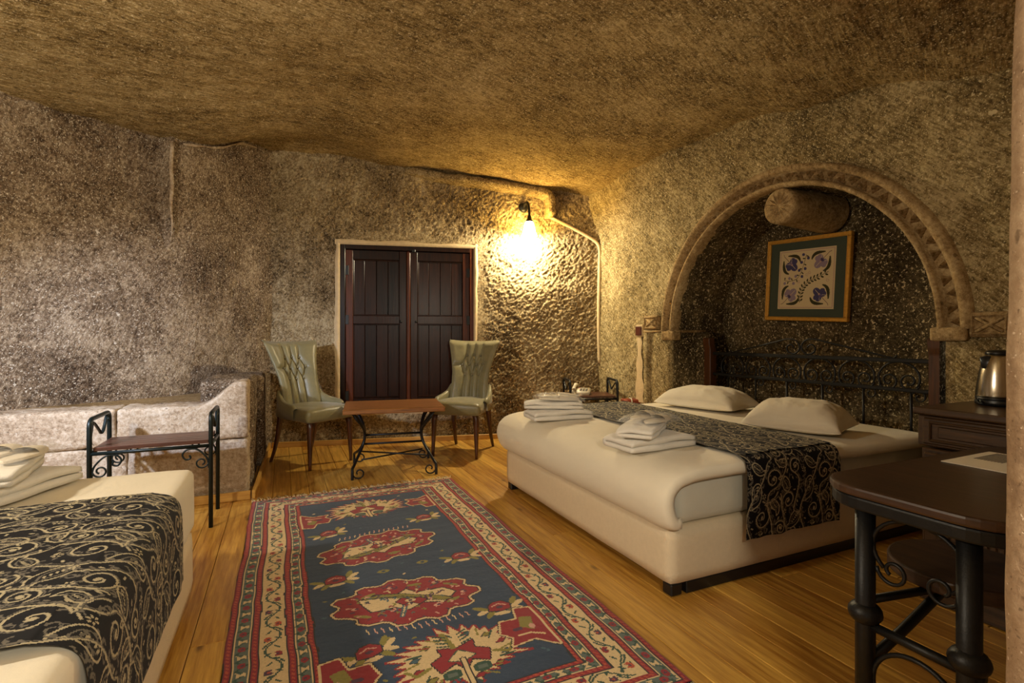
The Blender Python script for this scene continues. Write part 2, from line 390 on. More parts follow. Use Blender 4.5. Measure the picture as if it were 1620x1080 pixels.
# generic wall strip along a plan path (room on the left of the travel direction when side=+1)
def resample(pts, step):
    P = np.array([(p[0], p[1]) for p in pts]); d = np.r_[0, np.cumsum(np.linalg.norm(np.diff(P, axis=0), axis=1))]
    t = np.linspace(0, d[-1], int(d[-1]/step)+1)
    return np.stack([np.interp(t, d, P[:, 0]), np.interp(t, d, P[:, 1])], -1), t
def wall_grid(path, step, disp, hole=None, zlo=-.02, side=1, extra=.05):
    XY, t = resample(path, step)
    tg = np.gradient(XY, axis=0); tg /= np.linalg.norm(tg, axis=1)[:, None]
    k = max(1, int(.08/step))
    nrm = np.stack([-tg[:, 1], tg[:, 0]], -1)*side
    top = ceil_z(XY[:, 0], XY[:, 1])+extra
    nz = int((top.max()-zlo)/step)
    fz = np.linspace(0, 1, nz+1)
    Z = zlo+fz[None, :]*(top[:, None]-zlo)
    T = np.repeat(t[:, None], nz+1, 1)
    X = np.repeat(XY[:, :1], nz+1, 1); Y = np.repeat(XY[:, 1:], nz+1, 1)
    d = disp(X, Y, Z, T)
    P = np.stack([X+nrm[:, :1]*d, Y+nrm[:, 1:]*d, Z], -1)
    keep = None
    if hole is not None:
        keep = ~hole((T[:-1, :-1]+T[1:, 1:])/2, (Z[:-1, :-1]+Z[1:, 1:])/2)
    return grid_mesh(P, keep=keep, flip=(side > 0))
# left wall
LW = [(-2.3, -1.0), (-2.32, 1.0), (-2.3, 3.3), (-2.18, 4.0), (-1.71, 4.48), (-1.25, 4.77), (-.84, 5.02), (-.5, 5.38), (-.1, 5.88), (.0, 6.0)]
LWs = [(v.x, v.y) for v in catmull([(a, b, 0) for a, b in LW], 8)]
_, tt = resample(LWs, .02); _xy, _ = resample(LWs, .02)
T2 = tt[np.argmin((_xy[:, 0]+.84)**2+(_xy[:, 1]-5.02)**2)]
def disp_left(X, Y, Z, T):
    d = .02*fbm(X*1.6, Y*1.6, Z*1.6, 3)+.006*fbm(X*12, Y*12, Z*9, 3)+.003*fbm(X*38, Y*38, Z*30, 2)
    d = d-.12*sstep(1.75, 2.35, Z)*(T < T2)*sstep(T2-1.2, T2-.1, T)
    return d+.015*sstep(2.0, 2.3, Z)*(T > T2)*np.exp(-((T-T2)/.05)**2)
wl = obj('wall_left', wall_grid(LWs, .02, disp_left, side=-1), M['tuff_left']); props(wl, 'scored grey-brown rock wall curving behind the stone ledge', kind='structure')
_tg = np.gradient(_xy, axis=0); _tg /= np.linalg.norm(_tg, axis=1)[:, None]
jl = []
for i, t_ in enumerate(tt):
    if T2 < t_ < T2+1.0 and i % 5 == 0:
        n_x, n_y = _tg[i, 1], -_tg[i, 0]; o_ = .018+.006*math.sin(i*.7); x_, y_ = _xy[i, 0]+n_x*o_, _xy[i, 1]+n_y*o_
        jl.append((x_, y_, float(ceil_z(x_, y_))-.03+.008*math.sin(i*.31)))
vr = [(_xy[np.argmin(abs(tt-T2))][0]+.014+.004*math.sin(z_*19), _xy[np.argmin(abs(tt-T2))][1]-.022, z_) for z_ in np.arange(1.98, jl[0][2]+.01, .06)]  # pale vertical ridge added to draw the bright lit edge of the wall step
obj('plaster_joint_lit_edge', tubes([(jl, [.010+.005*math.sin(i*2.3) for i in range(len(jl))], dict(sides=7)), (vr, [.004+.011*min(1, i/6) for i in range(len(vr))], dict(sides=7))]), M['tuff_pale'], wl)
# back wall : straight, q = 5.83-.2267 p
BD = Vector((.9752, -.2214, 0)); BN = Vector((-.2214, -.9752, 0)); BO = Vector((1.26, 5.544, 0)); BA = math.atan2(-.2214, .9752)
def on_back(x, y, off=0.0):
    return on_plane(x, y, BO+BN*off, BN)
B0 = BO-BD*1.42; B1 = BO+BD*2.32
WX0, WX1, WZ0, WZ1 = -.728, .728, .34, 2.146
def disp_back(X, Y, Z, T):
    x = T-1.42
    amp = .45+.55*sstep(.2, .9, x)
    u_ = x*.8+Z*.6; v_ = Z*.8-x*.6
    r = 1-np.abs(perlin(u_*16, v_*27, .5))*1.6
    r2 = 1-np.abs(perlin(u_*36+5, v_*52, 3.5))*1.6
    d = amp*(.013*r+.010*r2+.008*fbm(X*38, Y*38, Z*38, 2))-.015
    d = d+.02*fbm(X*2, Y*2, Z*2, 2)
    edge = np.minimum(np.minimum(x-WX0+.07, WX1+.07-x), np.minimum(Z-WZ0+.07, WZ1+.07-Z))   # flatten near the window
    d = d*(1-.85*sstep(-.10, 0, edge))
    # hewn recess round the lamp : the wall steps back below the ceiling lip
    return d
def hole_back(T, Z):
    x = T-1.42
    return (x > WX0-.02) & (x < WX1+.02) & (Z > WZ0-.02) & (Z < WZ1+.02)
wb = obj('wall_back', wall_grid([B0, B1], .0095, disp_back, hole_back, side=-1), M['tuff_back']); props(wb, 'pitted light brown rock wall with the shuttered window', kind='structure')
# hewn lip above the lamp (front face turned to the room)
lip_px = [(640, 268), (700, 283), (760, 292), (815, 300), (858, 309), (867, 318), (869, 345)]
lp = [on_back(x, y, .02) for x, y in lip_px]
V = []; Fc = []
prof = [(-.06, .06), (.14, .065), (.165, .0), (.15, -.06), (-.06, -.075)]
pl = catmull(lp, 10); n_ = len(pl)
for i, p in enumerate(pl):
    k = min(1, i/14.0, (n_-1-i)/3.0+.35)
    t = (pl[min(i+1, n_-1)]-pl[max(i-1, 0)]).normalized(); up = t.cross(BN).normalized()
    if up.z < -.2 or up.x < -.6: up = -up
    for (a, b) in prof:
        nz = .012*perlin(p.x*18+a*40, p.z*18+b*40, i*.21)
        V.append(p+BN*(a*(k if a > 0 else 1)+nz)+up*(b*.62+nz))
m5 = len(prof)
for i in range(n_-1):
    for k in range(m5-1): Fc.append((i*m5+k, i*m5+k+1, (i+1)*m5+k+1, (i+1)*m5+k))
Fc.append(tuple(range(m5))); Fc.append(tuple((n_-1)*m5+k for k in range(m5)))
obj('hewn_lip', mesh(V, Fc), M['tuff_ceiling'], wb)
# plastered cable channel
ch = [on_back(x, y, .012) for x, y in [(868, 342), (884, 350), (908, 362), (930, 374), (944, 384), (948, 396), (948, 430), (947, 480), (947, 530), (948, 574)]]
obj('plaster_channel', tube(catmull(ch, 5), .02, sides=8), M['plaster'], wb)
# right wall with the arched niche
NQ, NR, NZ = 2.6, 1.03, 1.19; NP, NB = 3.277, 3.83
def pw(q): return 3.277+.145*sstep(3.95, 4.95, q)
RW = [(float(pw(q)), q) for q in np.linspace(5.12, .30, 60)]
_xyR, _tR = resample(RW, .015)
def disp_right(X, Y, Z, T):
    d = .018*fbm(X*2+4, Y*2, Z*2, 3)+.006*fbm(X*14, (Y+Z)*18, (Z-Y)*6, 3)+.004*fbm(X*40, Y*40, Z*40, 2)
    far = sstep(3.9, 4.3, Y)
    d = d+far*.012*(1-np.abs(perlin(X*22, Y*22, Z*22))*1.6)
    r = np.hypot(Y-NQ, np.maximum(Z-NZ, 0))
    d = d*(.2+.8*sstep(1.14, 1.3, r))
    return d+.14*sstep(.55, .0, ceil_z(X, Y)-Z)
def hole_right(T, Z):
    q = np.interp(T, _tR, _xyR[:, 1])
    return ((np.abs(q-NQ) < NR+.03) & (Z < NZ)) | ((np.hypot(q-NQ, Z-NZ) < NR+.115) & (Z > NZ-.01))
wr = obj('wall_right', wall_grid(RW, .015, disp_right, hole_right, side=-1), M['tuff_right']); props(wr, 'chiselled brown rock wall with a carved arched niche', kind='structure')
# niche vault and sides
ang = np.linspace(0, math.pi, 160); prof = [(NQ+NR+.0, z) for z in np.arange(-.02, NZ, .02)]+[(NQ+NR*math.cos(a), NZ+NR*math.sin(a)) for a in ang]+[(NQ-NR, z) for z in np.arange(NZ-.02, -.03, -.02)]
prof = np.array(prof); pp = np.linspace(NP-.01, NB+.03, 30)
Q = np.repeat(prof[:, 0][:, None], 30, 1); Z = np.repeat(prof[:, 1][:, None], 30, 1); Pp = np.repeat(pp[None, :], len(prof), 0)
sh = 1-.035*(Pp-NP)/(NB-NP); Q = NQ+(Q-NQ)*sh; Z = Z*(1-.012*(Pp-NP)/(NB-NP))
dn = .012*fbm(Pp*6, Q*6, Z*6, 3)*sstep(0, .06, Pp-NP)
rad = np.hypot(Q-NQ, np.maximum(Z-NZ, 0))
Q = Q-(Q-NQ)/rad*dn; Z = Z-np.maximum(Z-NZ, 0)/rad*dn
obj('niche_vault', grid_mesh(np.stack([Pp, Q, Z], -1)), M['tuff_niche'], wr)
q_, z_ = np.meshgrid(np.arange(NQ-1.12, NQ+1.13, .02), np.arange(-.02, 2.36, .02), indexing='ij')
p_ = NB-.02*fbm(q_*3, z_*3, 7.7, 3)-.005*fbm(q_*25, z_*25, 1.7, 3)
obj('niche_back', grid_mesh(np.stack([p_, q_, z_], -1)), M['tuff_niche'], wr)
# carved arch moulding : inner roll, sunk band with teeth, outer roll
def arc_sweep(prof, a0=0.0, a1=math.pi, n=90):
    a = np.linspace(a0, a1, n); pr = np.array(prof)
    R = pr[:, 0][None, :]; D = pr[:, 1][None, :]
    ns = .004*perlin(R*30, a[:, None]*14, D*20)
    return grid_mesh(np.stack([NP-D+ns+0*a[:, None], NQ+(R+ns)*np.cos(a)[:, None], NZ+(R+ns)*np.sin(a)[:, None]], -1))
am = obj('arch_moulding', arc_sweep([(1.028, -.06), (1.024, .02), (1.034, .048), (1.052, .05), (1.06, .038), (1.064, -.014), (1.125, -.014), (1.13, .034), (1.142, .046), (1.166, .046), (1.182, .03), (1.19, -.03)]), M['carved'], wr)
tv = [(0, -.036, -.016), (0, .036, -.016), (.062, 0, -.016), (.024, 0, .040)]
tooth = mesh(tv, [(0, 3, 1), (1, 3, 2), (2, 3, 0), (0, 1, 2)], False); tooth.materials.append(M['carved'])
for i in range(44):
    a = math.pi*(i+.5)/44
    o = obj('zigzag_tooth', tooth, None, wr)
    er = Vector((0, math.cos(a), math.sin(a))); et = Vector((0, -math.sin(a), math.cos(a))); ep = Vector((-1, 0, 0))
    flip = 1 if i % 2 == 0 else -1
    Mx = Matrix((er*flip, et, ep)).transposed().to_4x4(); Mx.translation = Vector((NP, NQ, NZ))+er*(1.062 if flip > 0 else 1.127)
    o.matrix_basis = Mx
for q0, q1, z0, z1 in ((NQ+1.0, NQ+1.165, NZ-.075, NZ+.01), (NQ-1.165, NQ-1.0, NZ-.065, NZ+.01)):
    obj('springer_block', rbox(NP-.052, NP+.05, q0, q1, z0, z1, .02, .012), M['carved'], wr)
def impost(q0, q1, z0, z1):
    b = obj('impost_block', rbox(NP-.035, NP+.06, q0, q1, z0, z1, .02, .008), M['carved'], wr)
    s = .018; d = NP-.035
    obj('impost_border', tubes([([(d, q0+s, z0+s), (d, q1-s, z0+s), (d, q1-s, z1-s), (d, q0+s, z1-s)], .011, dict(sides=4, closed=True))], False), M['carved'], b)
    for A, B in (((q0+.03, z0+.03), (q1-.03, z1-.03)), ((q0+.03, z1-.03), (q1-.03, z0+.03))):
        obj('carved_bar', tube([(d, A[0], A[1]), (d, B[0], B[1])], .011, sides=4), M['carved'], b)
impost(3.83, 4.03, 1.215, 1.35); impost(1.26, 1.43, 1.145, 1.275)
obj('string_course', rbox(NP-.03, NP+.35, 3.60, 4.05, NZ-.005, NZ+.022, .03, .01), M['carved'], wr)
def pilaster(p0, p1, q0, q1, z1, mt):
    obj('jamb_pilaster', rbox(p0, p1, q0, q1, -.01, z1, .04, .02, lambda V, n: V+n*(.006*fbm(V[:, 0]*12, V[:, 1]*12, V[:, 2]*7, 3))[:, None]), mt, wr)
pilaster(NP-.03, NP+.12, 3.66, 3.90, NZ, M['tuff_right'])
pilaster(NP-.03, NP+.10, 3.975, 4.05, NZ+.03, M['tuff_right'])
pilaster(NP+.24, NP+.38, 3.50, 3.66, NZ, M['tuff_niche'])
pilaster(NP-.02, NP+.12, 1.24, 1.50, NZ-.05, M['tuff_right'])
# projecting stone boss with a rosette
BQ, BZ = 2.543, 2.085
prof = [(0, 0), (.10, 0), (.118, .003), (.126, .012), (.128, .05), (.135, .25), (.150, .56)]
bo = obj('stone_boss', lathe(prof, 32, False), M['carved'], wr, (NP-.03, BQ, BZ), (0, math.pi/2, 0))
pet = mesh([(.014, 0, 0), (.06, -.011, -.001), (.06, .011, -.001), (.106, 0, 0), (.058, 0, -.013)], [(0, 4, 1), (1, 4, 3), (3, 4, 2), (2, 4, 0)], False); pet.materials.append(M['carved'])
for i in range(14): obj('rosette_petal', pet, None, bo, (0, 0, 0), (0, 0, 2*math.pi*i/14))
# switch and plaster patch beside the niche
obj('plaster_channel', tube(catmull([on_plane(x, y, (3.42, 4.5, 0), (1, -.12, 0))-Vector((.01, 0, 0)) for x, y in [(948, 574), (955, 586), (970, 598), (985, 612), (998, 634), (1004, 655)]], 5), .022, sides=8), M['plaster'], wr)
sw = Vector((float(pw(4.13)), 4.13, 1.205))
pv = []
for k in range(12):
    z = 1.15-k*.06; wq = .022+.012*math.sin(k*1.7)+.004*k
    pv += [(pw(4.13)-.018, 4.13-wq, z), (pw(4.13)-.024, 4.13, z), (pw(4.13)-.018, 4.13+wq+.006, z)]
obj('plaster_patch', mesh(pv, [(k*3+j, k*3+3+j, k*3+4+j, k*3+1+j) for k in range(11) for j in range(2)]), M['plaster'], wr)
s_ = empty('light_switch', (sw.x-.02, sw.y, sw.z), 0, 'small dark red-brown wall switch beside the carved niche', 'switch')
obj('back_plate', box(-.006, .03, -.052, .052, -.058, .062, .004), M['plaster'], s_)
obj('switch_plate', box(-.022, -.004, -.04, .04, -.045, .045, .004), M['switch'], s_)
# near wall whose end stands beside the camera
q_ = np.linspace(-.9, .44, 68); zz = np.linspace(-.02, 2.9, 146)
prof = [(3.7, .44)]+[(p, .44) for p in np.arange(3.6, 1.18, -.05)]+[(1.10+.05*math.cos(a)+.0, .39+.05*math.sin(a)) for a in np.linspace(math.pi/2, math.pi, 8)]+[(1.05, q) for q in np.arange(.37, -1.0, -.02)]
prof = np.array(prof); zz = np.arange(-.02, 2.95, .02)
Pn = np.repeat(prof[:, :1], len(zz), 1); Qn = np.repeat(prof[:, 1:], len(zz), 1); Zn = np.repeat(zz[None, :], len(prof), 0)
Pn = Pn+.022+(.055*sstep(.9, 2.3, Zn)+.008*fbm(Zn*5, Qn*4, 5.5, 3))*(Pn < 1.2)
obj('wall_front', grid_mesh(np.stack([Pn, Qn, Zn], -1)), M['jamb']); props(bpy.data.objects['wall_front'], 'smooth pinkish stone wall end beside the dark desk', kind='structure')
# ------------------------------------------------------------------ floor of pine boards
fl = obj('floor', box(-2.4, 3.9, -1.2, 6.1, -.08, -.024, 0), M['mortar']); props(fl, 'warm pine plank floor', kind='structure')
bb = box(-.5, .5, -.5, .5, -1, 0, 0)
bm = bmesh.new(); bm.from_mesh(bb)
unit_boards = {}
def board_mesh(L):
    if L not in unit_boards:
        me = box(-.061, .061, -L/2, L/2, -.024, 0, .0022); me.materials.append(M['pine']); unit_boards[L] = me
    return unit_boards[L]
rr = random.Random(3)
p = -1.62
while p < 3.45:
    q = -1.0-rr.random()*1.6
    while q < 5.95:
        L = rr.choice((1.8, 2.4, 3.0, 3.6))
        if q+L > -1.0:
            L2 = L
            if q+L > 5.98:
                L2 = max(.3, round((5.98-q)*5)/5)
            obj('board', board_mesh(L2), None, fl, (p, q+L2/2-.0015, -rr.random()*.0012))
        q += L+.003
    p += .1245
# ------------------------------------------------------------------ stone ledge
def rockdisp(amp, zt=None):
    def f(V, n):
        d = amp*(.5*fbm(V[:, 0]*9, V[:, 1]*9, V[:, 2]*9, 3)+.6*(.5-np.abs(perlin(V[:, 0]*26, V[:, 1]*26, V[:, 2]*26))))
        W = V+n*d[:, None]
        if zt is not None:
            k = sstep(.47, .67, V[:, 2]); W[:, 2] += k*zt(V[:, 0])
        return W
    return f
le = obj('wall_ledge', prism([(-2.25, 4.17), (-.33, 4.17), (-.24, 5.8), (-.15, 5.95), (-.9, 5.1), (-1.7, 4.6), (-2.25, 4.3)], -.02, .655), M['carved'])
props(le, 'low ledge of rough pale stone blocks along the left wall', kind='structure')
rise = lambda x: .155*sstep(-.52, -.27, x)
for (a, b, z0, z1) in ((-2.25, -1.75, .43, .672), (-1.742, -.99, .43, .672), (-2.25, -1.5, -.02, .422), (-1.492, -.93, -.02, .422)):
    obj('stone_block', rbox(a, b, 4.075, 4.36, z0, z1, .02, .018, rockdisp(.016)), M['tuff_pale'], le)
obj('stone_block', rbox(-.982, -.225, 4.075, 4.36, .43, .672, .02, .018, rockdisp(.016, rise)), M['tuff_pale'], le)
obj('stone_block', rbox(-.922, -.225, 4.075, 4.36, -.02, .422, .02, .018, rockdisp(.016)), M['tuff_pale'], le)
obj('stone_block', rbox(-.55, -.21, 4.365, 5.05, -.02, .82, .025, .03, rockdisp(.02)), M['tuff_left'], le)
obj('stone_block', rbox(-.50, -.15, 5.055, 5.86, -.02, .80, .025, .03, rockdisp(.02)), M['tuff_left'], le)
# baseboards
def strip(name, A, B, h, th, mt, label):
    A = Vector((*A, 0)); B = Vector((*B, 0)); L = (B-A).length
    o = obj(name, box(0, L, -th/2, th/2, 0, h, .003), mt, None, A, (0, 0, math.atan2(B.y-A.y, B.x-A.x)))
    return props(o, label, kind='structure')
strip('baseboard_back', (-.10, 5.815), (3.30, 5.045), .055, .022, M['pine_trim'], 'narrow pine baseboard along the back rock wall')
strip('baseboard_left', (-2.2, 4.045), (-.205, 4.045), .06, .022, M['pine_trim'], 'pine baseboard along the front of the stone ledge')
strip('baseboard_ledge', (-.185, 4.04), (-.118, 5.80), .06, .022, M['pine_trim'], 'pine baseboard along the shaded end of the stone ledge')
# ------------------------------------------------------------------ shuttered window
wn = empty('window_1', (BO.x, BO.y, 0), BA, 'dark panelled wooden window shutters closed in the back wall', None, None, 'structure')
def wbox(name, x0, x1, y0, y1, z0, z1, mt, par=wn, bev=.004): return obj(name, box(x0, x1, y0, y1, z0, z1, bev), mt, par)
wbox('window_frame', WX0, WX0+.065, -.005, .09, WZ0, WZ1, M['shutter'])
wbox('window_frame', WX1-.055, WX1, -.005, .09, WZ0, WZ1, M['shutter_red'])
wbox('window_frame', WX0+.065, WX1-.055, -.005, .09, WZ1-.06, WZ1, M['shutter'])
wbox('window_frame', WX0+.065, WX1-.055, -.005, .09, WZ0, WZ0+.05, M['shutter'])
wbox('back_panel', WX0, WX1, .075, .10, WZ0, WZ1, M['shutter'])
# plaster surround with a wavering outer edge
def surround(x0, x1, z0, z1, horizontal, out):
    n = 26; V = []; Fc = []
    for i in range(n+1):
        t = i/n; wv = .045+.022*perlin(t*7+out*3, horizontal*4.4, 1.5)+.012*perlin(t*23, out, 4.2)
        for k, (d, y) in enumerate(((-.012, .06), (-.012, -.012), (float(wv)*.6, -.014), (float(wv), .012))):
            if horizontal: V.append((x0+(x1-x0)*t, y, z0+out*d))
            else: V.append((x0+out*d, y, z0+(z1-z0)*t))
    for i in range(n):
        for k in range(3): Fc.append((i*4+k, i*4+k+1, i*4+5+k, i*4+4+k))
    return mesh(V, Fc)
for a in ((WX0-.04, WX1+.04, WZ1, 0, 1, 1), (WX0-.04, WX1+.04, WZ0, 0, 1, -1), (WX0, 0, WZ0-.04, WZ1+.04, 0, -1), (WX1, 0, WZ0-.04, WZ1+.04, 0, 1)):
    obj('plaster_surround', surround(*a), M['plaster'], wn)
def shutter(x0, x1, mirror):
    lf = obj('shutter', box(x0, x1, .045, .07, WZ0+.055, WZ1-.065, .003), M['shutter'], wn)
    st = .075; y0, y1 = .012, .05; zb, zt = WZ0+.055, WZ1-.065; zm = 1.33
    red = (x0, x0+st) if not mirror else (x1-st, x1); oth = (x1-st, x1) if not mirror else (x0, x0+st)
    wbox('stile', red[0], red[1], y0, y1, zb, zt, M['shutter_red'], lf); wbox('stile', oth[0], oth[1], y0, y1, zb, zt, M['shutter'], lf)
    for za, zc in ((zb, zb+.09), (zm-.045, zm+.045), (zt-.10, zt)): wbox('rail', x0+st, x1-st, y0+.002, y1, za, zc, M['shutter'], lf)
    for za, zc in ((zb+.09, zm-.045), (zm+.045, zt-.10)):
        n = 4; wd = (x1-x0-2*st)/n
        for i in range(n):
            wbox('panel_board', x0+st+i*wd+.001, x0+st+(i+1)*wd-.001, .027+.0016*(i % 2), .05, za+.004, zc-.004, M['shutter'], lf)
        ins = .014
        for (a, b, c, d) in ((x0+st, x1-st, za, za+ins), (x0+st, x1-st, zc-ins, zc), (x0+st, x0+st+ins, za, zc), (x1-st-ins, x1-st, za, zc)):
            wbox('panel_moulding', a, b, .02, .05, c, d, M['shutter'], lf, .005)
    hx = x0+.0 if not mirror else x1
    for zz_ in (zt-.22, zm, zb+.12):
        wbox('hinge', hx-.032, hx+.032, y0-.006, y0+.002, zz_-.05, zz_+.05, M['iron'], lf, .002)
    kx = x1-.06 if not mirror else x0+.06
    obj('knob', ball(.014), M['iron'], lf, (kx, y0-.012, zm-.02))
shutter(WX0+.068, -.022, False); shutter(.022, WX1-.058, True)
wbox('centre_bead', -.020, .020, -.008, .06, WZ0+.055, WZ1-.065, M['shutter_red'], wn, .008)
wbox('latch', .035, .075, -.016, .02, WZ1-.075, WZ1-.045, M['iron'], wn, .004)
# ================================================================== wall lamp
lb = on_back(828, 326, .0); LX = (lb-BO).dot(BD)
lm = empty('wall_lamp', BO+BD*LX+Vector((0, 0, 2.25)), BA, 'lit bell-shaped wall lamp on an iron bracket above the right armchair', 'lamp')
obj('wall_rose', lathe([(.0, 0), (.05, 0), (.056, .012), (.04, .03), (.015, .036)], 20), M['iron'], lm, (0, .015, .375), (math.pi/2, 0, 0))
obj('bracket', tube(catmull([(0, -.0, .375), (.004, -.06, .40), (.012, -.13, .40), (.022, -.17, .355), (.026, -.18, .28), (.026, -.18, .21)], 8), [.016]*20+[.014]*21, sides=10), M['iron'], lm)
obj('lamp_cap', lathe([(.012, .25), (.02, .24), (.024, .21), (.040, .185), (.044, .172)], 20), M['iron'], lm, (.026, -.18, 0))
sh = lathe([(.036, .178), (.044, .165), (.056, .13), (.064, .09), (.074, .05), (.088, .02), (.090, .015), (.086, .017), (.072, .05), (.062, .09), (.054, .13), (.040, .165)], 28, False)
obj('lamp_shade', sh, M['glow'], lm, (.026, -.18, 0))
obj('bulb', ball(.024, 12, 8, (1, 1, 1.3)), M['bulb'], lm, (.026, -.18, .055))
wl_ = bpy.data.lights.new('wall_lamp_light', 'POINT'); wl_.energy = 95; wl_.color = (1, .93, .70); wl_.shadow_soft_size = .03
o = bpy.data.objects.new('wall_lamp_light', wl_); COL.objects.link(o); o.parent = lm; o.location = (.026, -.18, .005)
# ================================================================== painting tools for woven patterns (numpy)
class Canvas:
    def __init__(s, w, h, cell, bg):
        s.nx, s.ny = int(round(w/cell)), int(round(h/cell)); s.c = cell; s.w = w; s.h = h
        s.A = np.empty((s.nx, s.ny, 3)); s.A[:] = bg
        s.X, s.Y = np.meshgrid((np.arange(s.nx)+.5)*cell, (np.arange(s.ny)+.5)*cell, indexing='ij')
    def _bb(s, pts, pad):
        P = np.array(pts); a = np.floor((P.min(0)-pad)/s.c).astype(int); b = np.ceil((P.max(0)+pad)/s.c).astype(int)
        return slice(max(0, a[0]), min(s.nx, b[0])), slice(max(0, a[1]), min(s.ny, b[1]))
    def poly(s, pts, col):
        bx = s._bb(pts, s.c); x, y = s.X[bx], s.Y[bx]; ins = np.zeros(x.shape, bool); n = len(pts)
        for i in range(n):
            (x0, y0), (x1, y1) = pts[i], pts[(i+1) % n]
            if y0 == y1: continue
            c = ((y0 > y) != (y1 > y)) & (x < (x1-x0)*(y-y0)/(y1-y0)+x0)
            ins ^= c
        s.A[bx][ins] = col
    def stroke(s, pts, w, col, closed=False):
        pts = list(pts)+([pts[0]] if closed else [])
        for i in range(len(pts)-1):
            a, b = pts[i], pts[i+1]; bx = s._bb([a, b], w); x, y = s.X[bx], s.Y[bx]
            dx, dy = b[0]-a[0], b[1]-a[1]; L = dx*dx+dy*dy+1e-12
            t = np.clip(((x-a[0])*dx+(y-a[1])*dy)/L, 0, 1)
            s.A[bx][np.hypot(x-a[0]-t*dx, y-a[1]-t*dy) < w/2] = col
    def ell(s, cx, cy, rx, ry, col, rot=0):
        R = max(rx, ry); bx = s._bb([(cx-R, cy-R), (cx+R, cy+R)], 0); x, y = s.X[bx]-cx, s.Y[bx]-cy
        u = x*math.cos(rot)+y*math.sin(rot); v = -x*math.sin(rot)+y*math.cos(rot)
        s.A[bx][(u/rx)**2+(v/ry)**2 < 1] = col
    def rect(s, x0, x1, y0, y1, col):
        s.A[(s.X > x0) & (s.X < x1) & (s.Y > y0) & (s.Y < y1)] = col
def tf(pts, cx, cy, rot=0, sx=1, sy=1):
    c, n = math.cos(rot), math.sin(rot)
    return [(cx+(x*sx)*c-(y*sy)*n, cy+(x*sx)*n+(y*sy)*c) for x, y in pts]
# ------------------------------------------------------------------ rug
RW_, RL_ = 1.435, 2.655; RP, RQ = -.19, 1.29
NAVY = np.array(lin(26, 50, 78)); RED = np.array(lin(136, 8, 24)); CRM = np.array(lin(206, 180, 134)); GRN = np.array(lin(36, 68, 52)); OLV = np.array(lin(128, 118, 44)); BLK = np.array(lin(28, 18, 18)); SLT = np.array(lin(84, 96, 88)); ORG = np.array(lin(172, 66, 32)); PUR = np.array(lin(70, 34, 60)); BLU = np.array(lin(52, 84, 100)); PNK = np.array(lin(200, 150, 130))
cv = Canvas(RW_, RL_, .005, NAVY)
cv.A += (perlin(cv.X*3, cv.Y*26, 1.2)*.010+perlin(cv.X*5, cv.Y*60, 5.2)*.006)[..., None]*np.array([.6, .9, 1.2])
inset = [0, .030, .085, .115, .205, .235, .278, .305]
wob = .004*perlin(cv.X*9, cv.Y*9, 4.4)
dx_ = np.minimum(cv.X, RW_-cv.X); dy_ = np.minimum(cv.Y, RL_-cv.Y)/.80
dd = np.minimum(dx_, dy_)+wob
for k, colr in enumerate((RED, SLT, RED, CRM, RED, SLT, RED)):
    cv.A[(dd >= inset[k]-.01*(k == 0)) & (dd < inset[k+1])] = colr
for e, colr in ((.0, BLK), (.028, BLK), (.033, CRM), (.082, CRM), (.087, BLK), (.113, BLK), (.206, BLK), (.233, BLK), (.238, CRM), (.275, CRM), (.280, BLK), (.303, BLK)):
    cv.A[np.abs(dd-e) < .0028] = colr
st = ((cv.X+cv.Y)*90).astype(int) % 2 == 0          # flecks on the red stripes
for a, b in ((.010, .020), (.095, .106), (.214, .226), (.287, .297)):
    cv.A[(dd > a) & (dd < b) & st] = ORG
def border_pos(d):      # centre line of a border ring at inset d -> list of (x,y,dirx,diry)
    ye = d*.80; out = []
    for (x0, y0, x1, y1) in ((d, ye, RW_-d, ye), (RW_-d, ye, RW_-d, RL_-ye), (RW_-d, RL_-ye, d, RL_-ye), (d, RL_-ye, d, ye)):
        out.append((x0, y0, x1, y1))
    return out
def along(d, step):
    for (x0, y0, x1, y1) in border_pos(d):
        L = math.hypot(x1-x0, y1-y0); n = max(2, int(round(L/step)))
        for i in range(n):
            t = (i+.5)/n; yield i, x0+(x1-x0)*t, y0+(y1-y0)*t, math.atan2(y1-y0, x1-x0)
for d, sc in ((.058, 1.0), (.257, .85)):
    for i, x, y, a in along(d, .052):
        cv.stroke(tf([(-.026, -.02*sc), (0, .02*sc)], x, y, a), .006, GRN)
        cv.stroke(tf([(0, .02*sc), (.026, -.02*sc)], x, y, a), .006, GRN)
        if i % 2 == 0:
            cv.ell(x, y, .017, .014*sc, RED, a); cv.ell(x, y, .006, .005, PUR)
        else:
            cv.poly(tf([(-.016, -.016*sc), (.016, -.012*sc), (.004, .002), (.014, .016*sc), (-.014, .014*sc), (-.003, 0)], x, y, a), CRM)
        cv.poly(tf([(.018, -.02*sc), (.034, -.02*sc), (.026, -.004*sc)], x, y, a), GRN)
for i, x, y, a in along(.160, .105):
    s = 1 if i % 2 == 0 else -1
    wv = [(-.0525+.105*k/14, s*.026*math.cos(math.pi*k/14)*1.0) for k in range(15)]
    cv.stroke(tf(wv, x, y, a), .007, GRN)
    for lx, ly, r in ((-.03, .018, .9), (.0, -.012, -.9), (.028, .014, .7), (.018, -.026, -.5), (-.02, -.02, 2.2)):
        cv.ell(*tf([(lx, ly*s)], x, y, a)[0], .014, .0045, GRN, a+r*s)
    fc = (ORG, RED, PUR, ORG)[i % 4]
    fx, fy = tf([(-.028, -.016*s)], x, y, a)[0]
    cv.poly(tf([(-.018, -.004), (-.010, .014), (.0, .006), (.010, .016), (.018, .0), (.008, -.013), (-.010, -.013)], fx, fy, a, 1, s), fc)
    cv.ell(fx, fy, .006, .005, PUR if fc is not PUR else ORG)
